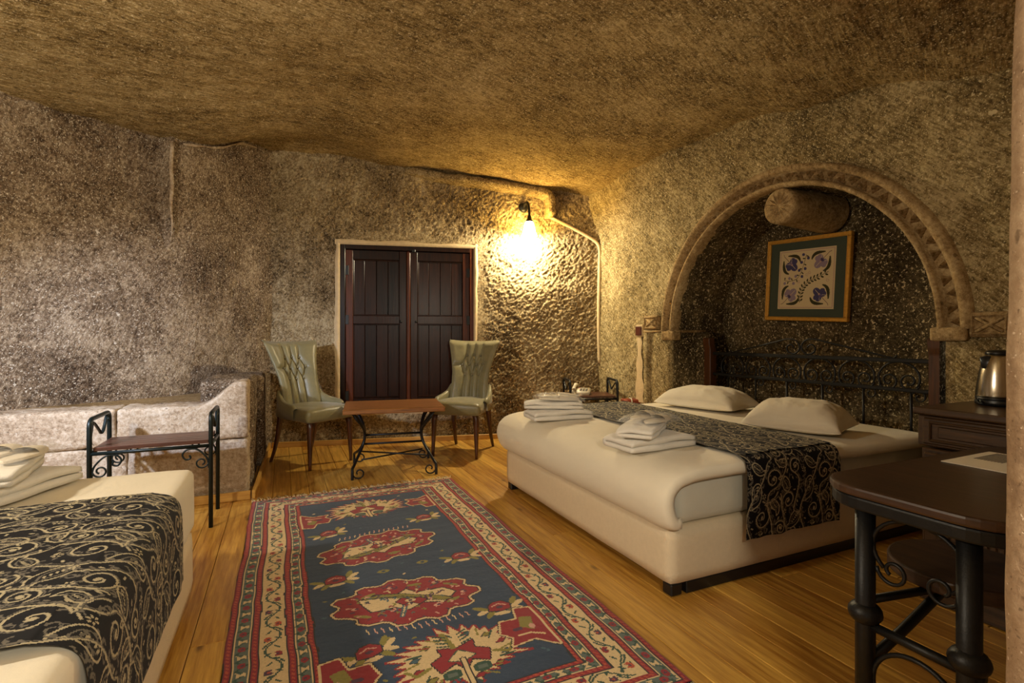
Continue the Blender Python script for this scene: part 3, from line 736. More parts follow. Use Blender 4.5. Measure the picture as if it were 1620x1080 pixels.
def outlined(pts, fill, *rings):
    for wdt, colr in rings: cv.stroke(pts, wdt, colr, True)
    cv.poly(pts, fill)
def medallion(cx, cy, flip):
    n = 44; P = []
    for k in range(n):
        a = 2*math.pi*k/n
        r = 1+.07*(1 if k % 4 < 2 else -1)+.10*max(0, math.cos(2*a))
        x = .265*r*math.cos(a); y = .178*r*math.sin(a)*flip
        P.append((cx+x, cy+y+.10*x*flip))
    outlined(P, RED, (.036, BLK), (.026, CRM), (.008, BLK))
    for k in range(15):                             # comb of short lines on the side that faces its neighbour
        x = cx-.20+.028*k; y = cy-flip*(-.20)+.10*(x-cx)*flip-.02*abs(k-7)/7*flip
        cv.stroke([(x, y+.004*flip), (x+.006, y+.036*flip)], .006, PNK if k % 3 else CRM)
    q = tf([(-.20, -.04), (-.13, -.075), (-.04, -.05), (0, -.09), (.05, -.05), (.16, -.06), (.21, -.01), (.15, .06), (.06, .04), (0, .085), (-.05, .05), (-.15, .065), (-.18, .01)], cx, cy, .16*flip, 1, flip)
    outlined(q, CRM, (.014, BLK))
    g = tf([(-.19, -.045), (-.10, -.045), (-.02, -.02), (.06, .02), (.15, .045), (.19, .04), (.15, .012), (.06, -.02), (-.02, -.055), (-.12, -.072)], cx, cy, .16*flip, 1, flip)
    outlined(g, OLV, (.010, BLK))
    cv.stroke(tf([(-.15, -.05), (-.02, -.035), (.12, .03)], cx, cy, .16*flip, 1, flip), .005, BLK)
    cv.stroke(tf([(.0, -.01), (-.05, .12)], cx, cy, 0, 1, flip), .022, BLU)
    cv.stroke(tf([(.0, -.01), (-.05, .12)], cx, cy, 0, 1, flip), .008, CRM)
    for k in range(5):
        cv.stroke(tf([(.02+.02*k, -.0), (.005+.022*k, .045)], cx, cy, 0, 1, flip), .009, PUR)
        cv.stroke(tf([(-.10+.012*k, .04+.012*k), (-.075+.01*k, .065+.01*k)], cx, cy, 0, 1, flip), .006, SLT)
    for (x, y, r, c2) in ((-.20, .06, .5, OLV), (.18, .085, -.3, OLV), (.06, -.115, .1, OLV), (-.15, -.10, -.4, OLV), (.21, -.05, .7, OLV)):
        cv.ell(*tf([(x, y)], cx, cy, 0, 1, flip)[0], .035, .011, c2, r*flip)
    rm = random.Random(int(cy*100))
    outlined(tf([(-.06, .0), (-.03, .03), (.0, .012), (.035, .04), (.07, .012), (.04, -.012), (.0, -.006), (-.03, -.03)], cx+.01, cy+.012*flip, .16*flip, 1, flip), RED, (.010, BLK))
    cv.ell(cx+.01, cy+.012*flip, .022, .014, CRM, .16*flip); cv.ell(cx+.01, cy+.012*flip, .010, .007, PUR)
    for k in range(54):
        a = rm.uniform(0, 6.28); r = math.sqrt(rm.uniform(.05, .86)); x, y = .245*r*math.cos(a), .165*r*math.sin(a); y += .10*x
        onc = np.allclose(cv.A[min(cv.nx-1, int((cx+x)/.005)), min(cv.ny-1, int((cy+y*flip)/.005))], CRM)
        colr = rm.choice((RED, OLV, PUR, GRN, BLU)) if onc else rm.choice((CRM, PNK, OLV, PUR, SLT))
        b_ = rm.uniform(0, 3.14); l_ = rm.uniform(.008, .02)
        cv.stroke([(cx+x, cy+y*flip), (cx+x+l_*math.cos(b_), cy+y*flip+l_*math.sin(b_)), (cx+x+l_*1.3*math.cos(b_+.7), cy+y*flip+l_*1.3*math.sin(b_+.7))], .0075, colr)
    for k in range(26):
        a = 2*math.pi*k/26; x, y = .232*math.cos(a), .156*math.sin(a); y += .10*x
        cv.stroke([(cx+x, cy+y*flip), (cx+x*1.07, cy+y*1.07*flip)], .007, PNK if k % 2 else PUR)
    for (x, y) in ((-.22, -.01), (.24, .04), (.10, .10), (-.05, -.13), (.15, -.10)):
        cv.ell(*tf([(x, y)], cx, cy, 0, 1, flip)[0], .013, .010, PNK)
        cv.ell(*tf([(x+.01, y)], cx, cy, 0, 1, flip)[0], .006, .005, PUR)
def palmette(cx, cy, flip):
    n = 60; P = []
    for k in range(n):
        a = 2*math.pi*(k+(.55 if k % 2 else 0))/n; r = (1.0-.16*((k*7) % 5)/4) if k % 2 else .70
        if math.sin(a) < -.55: r *= .78
        P.append((cx+.27*r*math.cos(a+.10), cy+.205*r*math.sin(a+.10)*flip))
    outlined(P, CRM, (.014, RED))
    for k in range(12):
        a = 2*math.pi*k/12+.2; r1 = .62
        lf = [(cx+.27*(r1+.0)*math.cos(a)+dx, cy+.205*r1*math.sin(a)*flip+dy) for dx, dy in ((-.018, -.006), (.0, .012), (.022, .008), (.006, -.012))]
        outlined(lf, (RED, OLV, BLU)[k % 3], (.006, BLK))
    for k in range(18):
        a = 2*math.pi*(k+.5)/18
        cv.stroke([(cx+.15*math.cos(a), cy+.12*math.sin(a)*flip), (cx+.20*math.cos(a+.15), cy+.16*math.sin(a+.15)*flip)], .008, (RED, GRN, OLV)[k % 3])
    outlined(tf([(-.09, -.06), (-.11, 0), (-.06, .03), (-.07, .07), (0, .05), (.07, .075), (.06, .03), (.11, 0), (.09, -.06), (.03, -.03), (0, -.08), (-.03, -.03)], cx, cy, 0, 1, flip), RED, (.010, BLK))
    outlined(tf([(-.05, -.01), (0, .035), (.05, -.01), (0, -.03)], cx, cy, 0, 1, flip), CRM, (.010, GRN))
    cv.stroke(tf([(0, -.15), (0, -.02)], cx, cy, 0, 1, flip), .026, BLK); cv.stroke(tf([(0, -.15), (0, -.02)], cx, cy, 0, 1, flip), .016, CRM)
    cv.stroke(tf([(-.012, .06), (-.03, .15)], cx, cy, 0, 1, flip), .022, OLV)
    for k in range(4):
        for s in (-1, 1): cv.stroke(tf([(s*.025, .07+.02*k), (s*.065, .085+.022*k)], cx, cy, 0, 1, flip), .008, GRN)
    for s in (-1, 1):
        cv.ell(*tf([(s*.055, -.085)], cx, cy, 0, 1, flip)[0], .035, .026, GRN); cv.ell(*tf([(s*.055, -.085)], cx, cy, 0, 1, flip)[0], .02, .012, SLT)
        cv.stroke(tf([(s*.12, -.02), (s*.17, -.045), (s*.20, -.01)], cx, cy, 0, 1, flip), .014, OLV)
def sprig(cx, cy, rot, s=1.0):
    for (x, y, r, c2) in ((-.075, -.02, .5, CRM), (.075, -.02, -.5, CRM), (-.05, -.045, .9, OLV), (.055, -.045, -.9, OLV), (-.085, .01, -.5, OLV), (.09, .015, .6, CRM), (.0, -.05, 0, CRM), (.075, .04, 1.0, OLV)):
        cv.ell(*tf([(x*s, y*s)], cx, cy, rot)[0], .036*s, .014*s, c2, rot+r)
    outlined(tf([(-.05, -.02), (-.045, .02), (-.02, .045), (.02, .05), (.05, .02), (.045, -.02), (.0, -.032)], cx, cy, rot, s, s), RED, (.012, BLK))
    cv.ell(cx, cy, .016*s, .010*s, PUR, rot); cv.stroke(tf([(-.03, .012), (0, .03), (.03, .012)], cx, cy, rot, s, s), .007, PNK)
def corner(cx, cy, sx, sy):
    outlined(tf([(0, -.10), (.05, -.11), (.07, -.05), (.13, -.055), (.15, 0), (.12, .035), (.14, .07), (.06, .06), (.0, .11)], cx, cy, 0, sx, sy), RED, (.024, BLK), (.016, CRM))
    cv.poly(tf([(.02, -.05), (.06, -.06), (.08, -.01), (.04, .02)], cx, cy, 0, sx, sy), OLV)
    cv.stroke(tf([(.02, .05), (.06, .03), (.10, .03)], cx, cy, 0, sx, sy), .010, CRM); cv.ell(*tf([(.09, 0)], cx, cy, 0, sx, sy)[0], .02, .012, PUR); cv.ell(*tf([(.04, .0)], cx, cy, 0, sx, sy)[0], .012, .018, PNK)
MX = RW_/2-.01
palmette(MX, 2.17, 1); palmette(MX+.06, .44, 1)
medallion(MX-.03, 1.53, 1); medallion(MX-.02, .91, -1)
for x, y, r in ((.43, 1.83, .3), (1.00, 1.86, .1), (.42, 1.22, .1), (1.04, 1.22, 0), (.47, .60, .2), (1.02, .68, -.1)): sprig(x, y, r, .95)
rm2 = random.Random(4)
for k in range(46):
    x, y = rm2.uniform(.34, 1.10), rm2.uniform(.30, 2.36)
    if np.allclose(cv.A[int(x/.005), int(y/.005)], cv.A[int(x/.005), int(y/.005)]) and abs(cv.A[int(x/.005), int(y/.005), 0]-NAVY[0]) < .03:
        cv.ell(x, y, .010, .006, rm2.choice((OLV, BLU, BLU, PUR, CRM)), rm2.random()*3)
corner(.305, 2.08, 1.1, 1.1); corner(1.13, 2.17, -1.1, 1.1); corner(.305, .46, 1.2, -1.3); corner(1.13, .50, -1.2, -1.3)
for x, y in ((.64, 1.22), (.84, 1.24)):
    cv.ell(x, y, .03, .018, OLV); cv.ell(x, y, .012, .008, NAVY); cv.stroke([(x-.02, y), (x+.02, y)], .004, NAVY)
rug = empty('patterned_rug', (RP, RQ, 0), 0, 'red, navy and cream wool rug with medallions on the plank floor', 'rug')
def rug_pts():
    x = np.linspace(0, RW_, cv.nx+1); y = np.linspace(0, RL_, cv.ny+1); X, Y = np.meshgrid(x, y, indexing='ij')
    Z = .011+.0012*perlin(X*8, Y*8, 2.2)+.0006*perlin(X*60, Y*60, 1.0)
    X2 = X+.010*perlin(Y*2.2, 3.3, .5)+.004*perlin(Y*9, 1.3, X*2); Y2 = Y+.012*perlin(X*2.4, 8.3, .7)
    e = (X < 1e-6) | (X > RW_-1e-6) | (Y < 1e-6) | (Y > RL_-1e-6)
    Z[e] = .001
    return np.stack([X2, Y2, Z], -1)
rp = rug_pts(); me = grid_mesh(rp); face_col(me, cv.A)
obj('rug_pile', me, M['rug'], rug)
# fringe : hundreds of fine threads per end
fr = random.Random(5)
for end, yy, s in ((0, 0, -1), (1, RL_, 1)):
    L = []
    for i in range(150):
        x = RW_*(i+.5)/150+fr.uniform(-.004, .004); l = fr.uniform(.045, .10); bx_ = fr.uniform(-.03, .03)
        iy = 0 if end == 0 else cv.ny; yb = rp[min(cv.nx, int(x/.005)), iy, 1]
        L.append(([(x, yb-s*.004, .005), (x+bx_*.3, yb+s*l*.5, .006), (x+bx_, yb+s*l, .004)], .0040, dict(sides=4)))
    props(obj('fringe', tubes(L), M['fringe'], rug), kind='stuff')
# ------------------------------------------------------------------ jacquard cloth tile
TS = .36
BLKC = np.array(lin(10, 10, 18)); GLD = np.array(lin(180, 168, 138)); GLM = np.array(lin(108, 102, 92))
tc_ = Canvas(TS, TS, .003, BLKC)
def wr_stroke(pts, wdt, colr):
    for ox in (-TS, 0, TS):
        for oy in (-TS, 0, TS): tc_.stroke([(x+ox, y+oy) for x, y in pts], wdt, colr)
def wr_ell(x, y, a, b, colr, r):
    for ox in (-TS, 0, TS):
        for oy in (-TS, 0, TS): tc_.ell(x+ox, y+oy, a, b, colr, r)
def cat2(pts, n=8): return [(v.x, v.y) for v in catmull([(a, b, 0) for a, b in pts], n)]
rt = random.Random(9)
for k in range(70):
    x0, y0, a0, l0 = rt.random()*TS, rt.random()*TS, rt.random()*6.28, rt.uniform(.012, .03)
    cu = [(x0+l0*t*math.cos(a0+t*1.6), y0+l0*t*math.sin(a0+t*1.6)) for t in np.linspace(0, 1, 6)]
    wr_stroke(cu, .0045, GLM); wr_ell(cu[-1][0], cu[-1][1], .006, .0035, GLM, a0)
for (sx, sy, r0, a0, dirn) in ((.09, .10, .062, .3, 1), (.265, .17, .055, 2.4, -1), (.15, .275, .05, 4.2, 1), (.31, .32, .042, 1.0, -1), (.03, .22, .036, 5.2, 1)):
    sp = spiral(sx, sy, r0, .012, a0, 1.35*dirn, 34)
    wr_stroke(sp, .0060, GLD)
    sp2 = spiral(sx, sy, r0+.010, r0*.62, a0-.15*dirn, .8*dirn, 30); wr_stroke(sp2, .0036, GLM)
    wr_ell(sx, sy, .011, .007, GLD, a0)
    for k in range(9):
        a = a0+dirn*(.3+k*.5); rr_ = r0+.014
        wr_ell(sx+rr_*math.cos(a), sy+rr_*math.sin(a), .009, .0035, GLD if k % 2 else GLM, a+.9*dirn)
def paisley(cx, cy, s, rot, flip=1):
    o = cat2([(-.06, .0), (-.03, .026), (.01, .030), (.045, .012), (.05, -.012), (.025, -.028), (-.01, -.022), (-.035, -.008), (-.062, -.018), (-.06, 0)], 6)
    o2 = [(x*.62+.006, y*.58) for x, y in o]
    wr_stroke(tf(o, cx, cy, rot, s, s*flip), .0056, GLD); wr_stroke(tf(o2, cx, cy, rot, s, s*flip), .0042, GLM)
    for k in range(5): wr_ell(*tf([(-.012+.012*k, .004-.002*k)], cx, cy, rot, s, s*flip)[0], .0065*s, .0032*s, GLD, rot+.9)
for a in ((.20, .055, 1.1, .35), (.32, .075, .8, -1.1, -1), (.05, .32, 1.0, .9), (.235, .25, .85, 2.4, -1), (.135, .185, .7, -.5), (.335, .235, .7, 1.8)): paisley(*a)
for pts in ([(.0, .03), (.08, .0), (.16, .02), (.25, .09), (.33, .13), (.36, .17)], [(.0, .17), (.06, .165), (.13, .14), (.20, .145), (.23, .20), (.30, .25), (.36, .27)], [(.08, .36), (.10, .32), (.18, .335), (.25, .345), (.29, .30)], [(.0, .27), (.07, .245), (.12, .23), (.19, .22)], [(.17, .10), (.15, .14), (.17, .18), (.20, .20)]):
    c_ = cat2(pts); wr_stroke(c_, .0062, GLD); wr_stroke([(x+.007, y+.009) for x, y in c_], .003, GLM)
    for k in range(3, len(c_)-2, 4): wr_ell(c_[k][0]-.004, c_[k][1]+.013, .010, .004, GLM if k % 8 else GLD, .8+k)
for x, y in ((.19, .11), (.02, .09), (.29, .02), (.10, .25)):
    for k in range(6): wr_ell(x+.010*math.cos(k*1.047), y+.010*math.sin(k*1.047), .005, .003, GLD, k*1.047)
TILE = tc_.A
def cloth_strip(path, w0, w1, axis, cell=.003, wav=.003, slope=0.0):
    """path: list of (s,z) along the draped direction; w0..w1 across; axis 'q': path runs along q, width along p"""
    P = [(a, b) for a, b in path]
    xy, t = resample(P, cell)
    wd = np.linspace(w0, w1, int((w1-w0)/cell)+1)
    S = np.repeat(xy[:, :1], len(wd), 1); Z = np.repeat(xy[:, 1:], len(wd), 1); W = np.repeat(wd[None, :], len(t), 0)
    hang = sstep(.50, .30, Z)
    W = W+slope*(S-2.6)
    nz = perlin(W*9, t[:, None]*2.0, 3.1)
    Z2 = Z+wav*perlin(W*7, S*7, 1.1)*(1-hang)+.006*nz*(Z < .4)
    S2 = S+hang*.010*nz
    if axis == 'q': A = np.stack([W, S2, Z2], -1)
    else: A = np.stack([S2, W, Z2], -1)
    ti = (np.arange(len(t)-1) % TILE.shape[0]); wi = (np.arange(len(wd)-1) % TILE.shape[1])
    me = grid_mesh(A); face_col(me, TILE[np.ix_(ti, wi)])
    return me
# ================================================================== double bed
def wrinkle(V, n, a=.004, s=9): return V+n*(a*fbm(V[:, 0]*s, V[:, 1]*s, V[:, 2]*s*.7, 3))[:, None]
BP0, BP1, BQ0, BQ1 = 1.548, 3.52, 1.745, 3.54
bed = empty('double_bed', (0, 0, 0), 0, 'wide white double bed with a scrolled iron headboard in the niche', 'bed')
obj('bed_base', rbox(BP0, BP1, BQ0, BQ1, .05, .30, .05, .022, lambda V, n: wrinkle(V, n, .002, 4)), M['base_fabric'], bed)
obj('plinth', box(BP0+.10, BP1-.02, BQ0+.008, BQ1-.012, .0, .052, .003), M['black'], bed)
for x, y in ((BP0+.045, BQ0+.038), (BP0+.045, BQ1-.038)):
    obj('foot', box(-.032, .032, -.030, .030, 0, .053, .006), M['black'], bed, (x, y, 0))
mt_ = obj('mattress', rbox(BP0+.05, BP1, BQ0+.012, BQ1-.012, .302, .556, .04, .05, lambda V, n: wrinkle(V, n, .005, 8)), M['fitted'], bed)
# cover: rolls over the foot, short turn-down on both sides
def cover_mesh():
    prof = [(3.50, .566), (2.9, .570), (2.2, .574), (1.85, .576), (1.68, .572), (1.57, .552), (1.505, .508), (1.478, .45), (1.482, .39), (1.505, .335), (1.54, .305), (1.58, .303)]
    pr = [(v.x, v.y) for v in catmull([(a, b, 0) for a, b in prof], 10)]
    xy, t = resample(pr, .02); n = len(t)
    tg = np.gradient(xy, axis=0); tg /= np.linalg.norm(tg, axis=1)[:, None]
    nr = np.stack([tg[:, 1]*-1, tg[:, 0]], -1)*-1        # outward
    # across: w in -1..1 with rolled edges
    q0, q1 = BQ0-.02, BQ1+.02; q = np.linspace(q0, q1, 92)
    e0 = np.array([(q0-.012, -.018), (q0-.016, -.040), (q0-.010, -.058)])[::-1]; e1 = np.array([(q1+.012, -.018), (q1+.016, -.040), (q1+.010, -.058)])
    Qs = np.r_[e0[:, 0], q, e1[:, 0]]; Ds = np.r_[e0[:, 1], -.012*np.exp(-np.minimum(q-q0, q1-q)/.03), e1[:, 1]]
    A = np.zeros((n, len(Qs), 3))
    wr_n = lambda P_, Q_: .005*fbm(P_*4, Q_*2.2, 6.6, 3)
    for i in range(n):
        d = Ds+wr_n(xy[i, 0]*1.0+xy[i, 1]*2, Qs)
        d = d-.020*sstep(.42, .30, xy[i, 1])*np.exp(-((Qs-(q0+q1)/2)/.6)**2)*0
        A[i, :, 0] = xy[i, 0]+nr[i, 0]*d; A[i, :, 2] = xy[i, 1]+nr[i, 1]*d; A[i, :, 1] = Qs
    return grid_mesh(A)
cvr = obj('bed_cover', cover_mesh(), M['cover'], bed)
md = cvr.modifiers.new('thickness', 'SOLIDIFY'); md.thickness = .014; md.offset = 0
# headboard
hb = obj('headboard', box(3.548, 3.572, 1.75, 3.45, .985, 1.012, .004), M['iron'], bed)
obj('lower_rail', box(3.548, 3.572, 1.75, 3.45, .802, .826, .004), M['iron'], hb)
def post(q):
    pr = [(3.52, .0), (3.60, .0), (3.60, .98), (3.595, 1.03), (3.575, 1.07), (3.575, 1.12), (3.565, 1.14), (3.515, 1.14), (3.505, 1.125), (3.508, 1.08), (3.52, 1.04)]
    bm = bmesh.new(); vs = [bm.verts.new((a, q-.038, b)) for a, b in pr]; f = bm.faces.new(vs)
    r = bmesh.ops.extrude_face_region(bm, geom=[f]); bmesh.ops.translate(bm, vec=(0, .076, 0), verts=[e for e in r['geom'] if isinstance(e, bmesh.types.BMVert)])
    bmesh.ops.recalc_face_normals(bm, faces=bm.faces[:]); bmesh.ops.bevel(bm, geom=bm.edges[:], offset=.005, segments=1, affect='EDGES')
    obj('post', bm_mesh(bm), M['post_wood'], bed)
post(1.712); post(3.488)
hx = 3.56
for i in range(6):
    c = 1.93+.262*i
    o_ = [(c+.118*math.cos(a), .905-.02+.105*math.sin(a)) for a in np.linspace(-.5, math.pi+.5, 22)]
    s1 = spiral(c+.060, .868, .062, .014, -.35+math.pi*.0, -1.35, 26); s2 = [(2*c-x, z) for x, z in s1]
    L = [([(hx, x, z) for x, z in o_], .0065, dict(sides=6)), ([(hx, x, z) for x, z in s1], .006, dict(sides=6)), ([(hx, x, z) for x, z in s2], .006, dict(sides=6))]
    obj('scroll', tubes(L), M['iron'], hb)
    bq = 1.86+.285*i
    obj('spindle', tube([(hx, bq, .40), (hx, bq, .812)], .008, sides=8), M['iron'], hb)
    sc_ = spiral(bq-.045, .775, .045, .012, 0, 1.2, 22)
    obj('small_scroll', tube([(hx, x, z) for x, z in sc_], .005, sides=6), M['iron'], hb)
for s in (-1, 1):
    c = 2.6
    cr = cat2([(c+s*.66, 1.03), (c+s*.64, 1.012), (c+s*.60, 1.02), (c+s*.40, 1.065), (c+s*.22, 1.105), (c+s*.12, 1.128), (c+s*.05, 1.125), (c+s*.012, 1.09), (c+s*.012, 1.05), (c+s*.05, 1.018), (c+s*.10, 1.03), (c+s*.115, 1.065), (c+s*.085, 1.09), (c+s*.055, 1.07)], 6)
    obj('crest_scroll', tube([(hx, x, z) for x, z in cr], .0065, sides=6), M['iron'], hb)
# runner
pth = [(1.690, .212), (1.688, .30), (1.682, .40), (1.680, .50), (1.686, .545), (1.704, .580), (1.745, .597), (1.80, .600), (2.6, .600), (3.48, .600), (3.55, .594), (3.59, .570), (3.605, .50), (3.605, .24)]
run = obj('bed_runner', cloth_strip(cat2(pth, 6), 1.97, 2.63, 'q', slope=.03), M['runner'])
props(run, 'black paisley runner draped across the wide double bed', 'bed runner')
# pillows
def pillow(name, loc, rz, L, Wd, H, label, seed):
    n = 44; u = np.linspace(-1, 1, n); U, Vv = np.meshgrid(u, u, indexing='ij')
    ex = 3.2
    prof = (np.clip(1-np.abs(U)**ex, 0, 1)*np.clip(1-np.abs(Vv)**ex, 0, 1))**.55
    pin = 1-.10*(1-np.abs(Vv)**2)*np.abs(U)**6; pin2 = 1-.07*(1-np.abs(U)**2)*np.abs(Vv)**6
    X = U*L/2*pin; Y = Vv*Wd/2*pin2
    cr = .012*fbm(U*2.6+seed, Vv*2.6, seed, 3)+.006*perlin(U*9*np.abs(U)+seed, Vv*7, 2.2)*np.maximum(np.abs(U), np.abs(Vv))**3
    top = np.stack([X, Y, H*(.18+.82*prof)*1.0+cr*prof], -1); bot = np.stack([X, Y, H*.18-H*.18*prof], -1)
    V = np.concatenate([top.reshape(-1, 3), bot.reshape(-1, 3)]); Fc = []
    I = lambda i, j: i*n+j
    for i in range(n-1):
        for j in range(n-1):
            Fc.append((I(i, j), I(i+1, j), I(i+1, j+1), I(i, j+1))); Fc.append((n*n+I(i, j), n*n+I(i, j+1), n*n+I(i+1, j+1), n*n+I(i+1, j)))
    rim = [(i, 0) for i in range(n)]+[(n-1, j) for j in range(1, n)]+[(i, n-1) for i in range(n-2, -1, -1)]+[(0, j) for j in range(n-2, 0, -1)]
    for k in range(len(rim)):
        a, b = I(*rim[k]), I(*rim[(k+1) % len(rim)]); Fc.append((b, a, n*n+a, n*n+b))
    o = obj(name, mesh(V, Fc), M['pillow'], None, loc, (0, 0, rz))
    return props(o, label, 'pillow', 'pillows on the double bed')
pillow('pillow', (3.09, 3.07, .582), math.radians(104), .68, .45, .170, 'plump white pillow on the double bed, beside the bedside shelf', 1.3)
pillow('pillow', (2.89, 2.12, .582), math.radians(111), .54, .46, .185, 'white pillow with pinched corners on the double bed, towards the kettle cabinet', 5.9)
# ------------------------------------------------------------------ towels and slippers
def fold_mesh(L, Wd, layers, th, seed, curl=.0):
    """serpentine folded strip extruded along x (length L); folds run along x; Wd is the folded width (y)"""
    r = th*.5; path = []; y0, y1 = -Wd/2+th, Wd/2-th
    for k in range(layers):
        z = th*.5+k*th*1.02; a, b = (y0, y1) if k % 2 == 0 else (y1, y0)
        for t in np.linspace(0, 1, 12): path.append((a+(b-a)*t, z+.15*th*math.sin(t*3.1)*(k > 0)))
        if k < layers-1:
            s = 1 if b > a else -1
            for an in np.linspace(-math.pi/2, math.pi/2, 7)[1:-1]: path.append((b+s*th*.5*math.cos(an), z+th*.51+th*.51*math.sin(an)))
    path = np.array(path); tg = np.gradient(path, axis=0); tg /= np.linalg.norm(tg, axis=1)[:, None]; nr = np.stack([-tg[:, 1], tg[:, 0]], -1)
    hw = th*.46
    loop = np.concatenate([path+nr*hw, (path-nr*hw)[::-1]])
    nx = 22; xs = np.linspace(-L/2, L/2, nx); A = np.zeros((nx, len(loop), 3))
    for i, x in enumerate(xs):
        e = 1-.30*(abs(x)/(L/2))**4
        A[i, :, 0] = x+.006*np.array([perlin(loop[:, 0]*14+seed, loop[:, 1]*14, .7)]).ravel()
        A[i, :, 1] = loop[:, 0]*(1-.10*(abs(x)/(L/2))**6)+.010*perlin(x*7+seed, loop[:, 1]*9, 1.1)
        A[i, :, 2] = np.maximum(0, loop[:, 1]*e+.010*perlin(x*6, loop[:, 0]*8+seed, 2.3)*(loop[:, 1] > th))
    nl = len(loop); V = A.reshape(-1, 3); Fc = []
    for i in range(nx-1):
        for j in range(nl):
            k = (j+1) % nl; Fc.append((i*nl+j, (i+1)*nl+j, (i+1)*nl+k, i*nl+k))
    h = len(path)
    for i, fl_ in ((0, 1), (nx-1, 0)):
        for j in range(h-1):
            q = (i*nl+j, i*nl+j+1, i*nl+nl-2-j, i*nl+nl-1-j); Fc.append(q if fl_ else q[::-1])
    return mesh(V, Fc)
tow_big = fold_mesh(.43, .28, 2, .031, 2.0); tow_small = fold_mesh(.40, .22, 2, .024, 7.0)
def slipper_pack(loc, rz, label, tilt=(0, 0)):
    root = empty('slipper_pack', loc, 0, label, 'slippers', 'packed slippers'); root.scale = (1.12, 1.12, 1.0); root.rotation_euler = (tilt[0], tilt[1], rz)
    n = 30
    for s in (-1, 1):
        V = []; Fc = []
        out = [(.125*math.cos(a), (.040+.008*math.cos(a))*math.sin(a)) for a in np.linspace(0, 2*math.pi, n, endpoint=False)]
        sole = prism([(x, y+s*.034) for x, y in out], .003 if s < 0 else .014, .014 if s < 0 else .025, .003)
        so = obj('slipper', sole, M['slipper'], root)
        P = np.zeros((12, 9, 3))
        for i, x in enumerate(np.linspace(-.005, .12, 12)):
            wy = .042*math.sqrt(max(0, 1-(x/.127)**2))
            for j, t in enumerate(np.linspace(0, math.pi, 9)): P[i, j] = (x, s*.034+wy*math.cos(t), (.014 if s < 0 else .025)+.024*math.sin(t)*(1-(max(0, x)/.14)**2))
        obj('slipper_upper', grid_mesh(P), M['slipper'], so)
    G = np.zeros((26, 18, 3))
    for i, x in enumerate(np.linspace(-.155, .155, 26)):
        for j, y in enumerate(np.linspace(-.10, .10, 18)):
            k = max(0, 1-(x/.155)**4)*max(0, 1-(y/.10)**4)
            G[i, j] = (x, y, .004+.040*k**.6+.008*float(perlin(x*40, y*40, rz))*(.3+k))
    obj('plastic_wrap', grid_mesh(G), M['plastic'], root)
    return root
def bundle(x, y, z, rz, n1, n2, n3, tw=.5):
    a = obj('folded_towel', tow_big, M['towel'], None, (x, y, z), (0, 0, rz)); props(a, n1, 'towel', 'folded bath towels')
    b = obj('folded_towel', tow_small, M['towel'], None, (x-.03*math.cos(rz), y-.03*math.sin(rz)+.02, z+.070), (0, 0, rz+tw)); props(b, n2, 'towel', 'folded hand towels')
    slipper_pack((x+.01*math.cos(rz), y+.01*math.sin(rz)+.02, z+.122), rz+tw*.7, n3, (0, .03))
bundle(1.735, 2.10, .588, math.radians(4), 'lower folded white towel of the pile on the double bed towards the desk', 'upper folded white towel of the pile on the double bed towards the desk', 'clear-wrapped white slippers on the double bed towel pile towards the desk', .62)
bundle(1.745, 3.08, .588, math.radians(-6), 'lower folded white towel of the double bed pile towards the armchairs', 'upper folded white towel of the double bed pile towards the armchairs', 'clear-wrapped white slippers on the double bed towel pile towards the armchairs', -.35)
# ================================================================== single bed on the left
SP1, SP0, SQ1, SQ0 = -.352, -1.32, 2.615, .62
sb = empty('single_bed', (0, 0, 0), 0, 'white single bed beside the stone ledge, runner over its side', 'bed')
obj('bed_base', rbox(SP0, SP1, SQ0, SQ1, .05, .302, .05, .022, lambda V, n: wrinkle(V, n, .002, 4)), M['base_fabric'], sb)
for x in (SP0+.08, SP1-.08):
    for y in (SQ0+.08, SQ1-.08): obj('foot', lathe([(.024, 0), (.03, .01), (.032, .052)], 14), M['black'], sb, (x, y, 0))
obj('mattress', rbox(SP0+.02, SP1-.02, SQ0+.02, SQ1-.02, .302, .55, .05, .04), M['fitted'], sb)
def cov_disp(V, n):
    W = V+n*(.003*fbm(V[:, 0]*4, V[:, 1]*4, V[:, 2]*3, 3))[:, None]
    lo = sstep(.50, .32, V[:, 2]); edge = (V[:, 0] > SP1-.06)|(V[:, 1] > SQ1-.06)
    W = W+n*(lo*.006*perlin(V[:, 0]*11, V[:, 1]*11, .5))[:, None]*edge[:, None]
    return W
obj('bed_cover', rbox(SP0-.004, SP1+.004, SQ0-.004, SQ1+.006, .303, .574, .025, .036, cov_disp), M['cover'], sb)
pth = [(-1.352, .30), (-1.35, .50), (-1.34, .555), (-1.31, .585), (-1.25, .597), (-.80, .598), (-.46, .599), (-.410, .595), (-.358, .576), (-.334, .538), (-.327, .46), (-.325, .36), (-.324, .272)]
run2 = obj('bed_runner', cloth_strip(cat2(pth, 6), 1.19, 2.165, 'p'), M['runner'])
props(run2, 'black and gold paisley runner draped over the single bed', 'bed runner')
bundle(-.90, 2.395, .587, math.radians(68), 'lower folded white towel of the pile on the single bed', 'upper folded white towel of the pile on the single bed', 'clear-wrapped white slippers on top of the single bed towel pile')
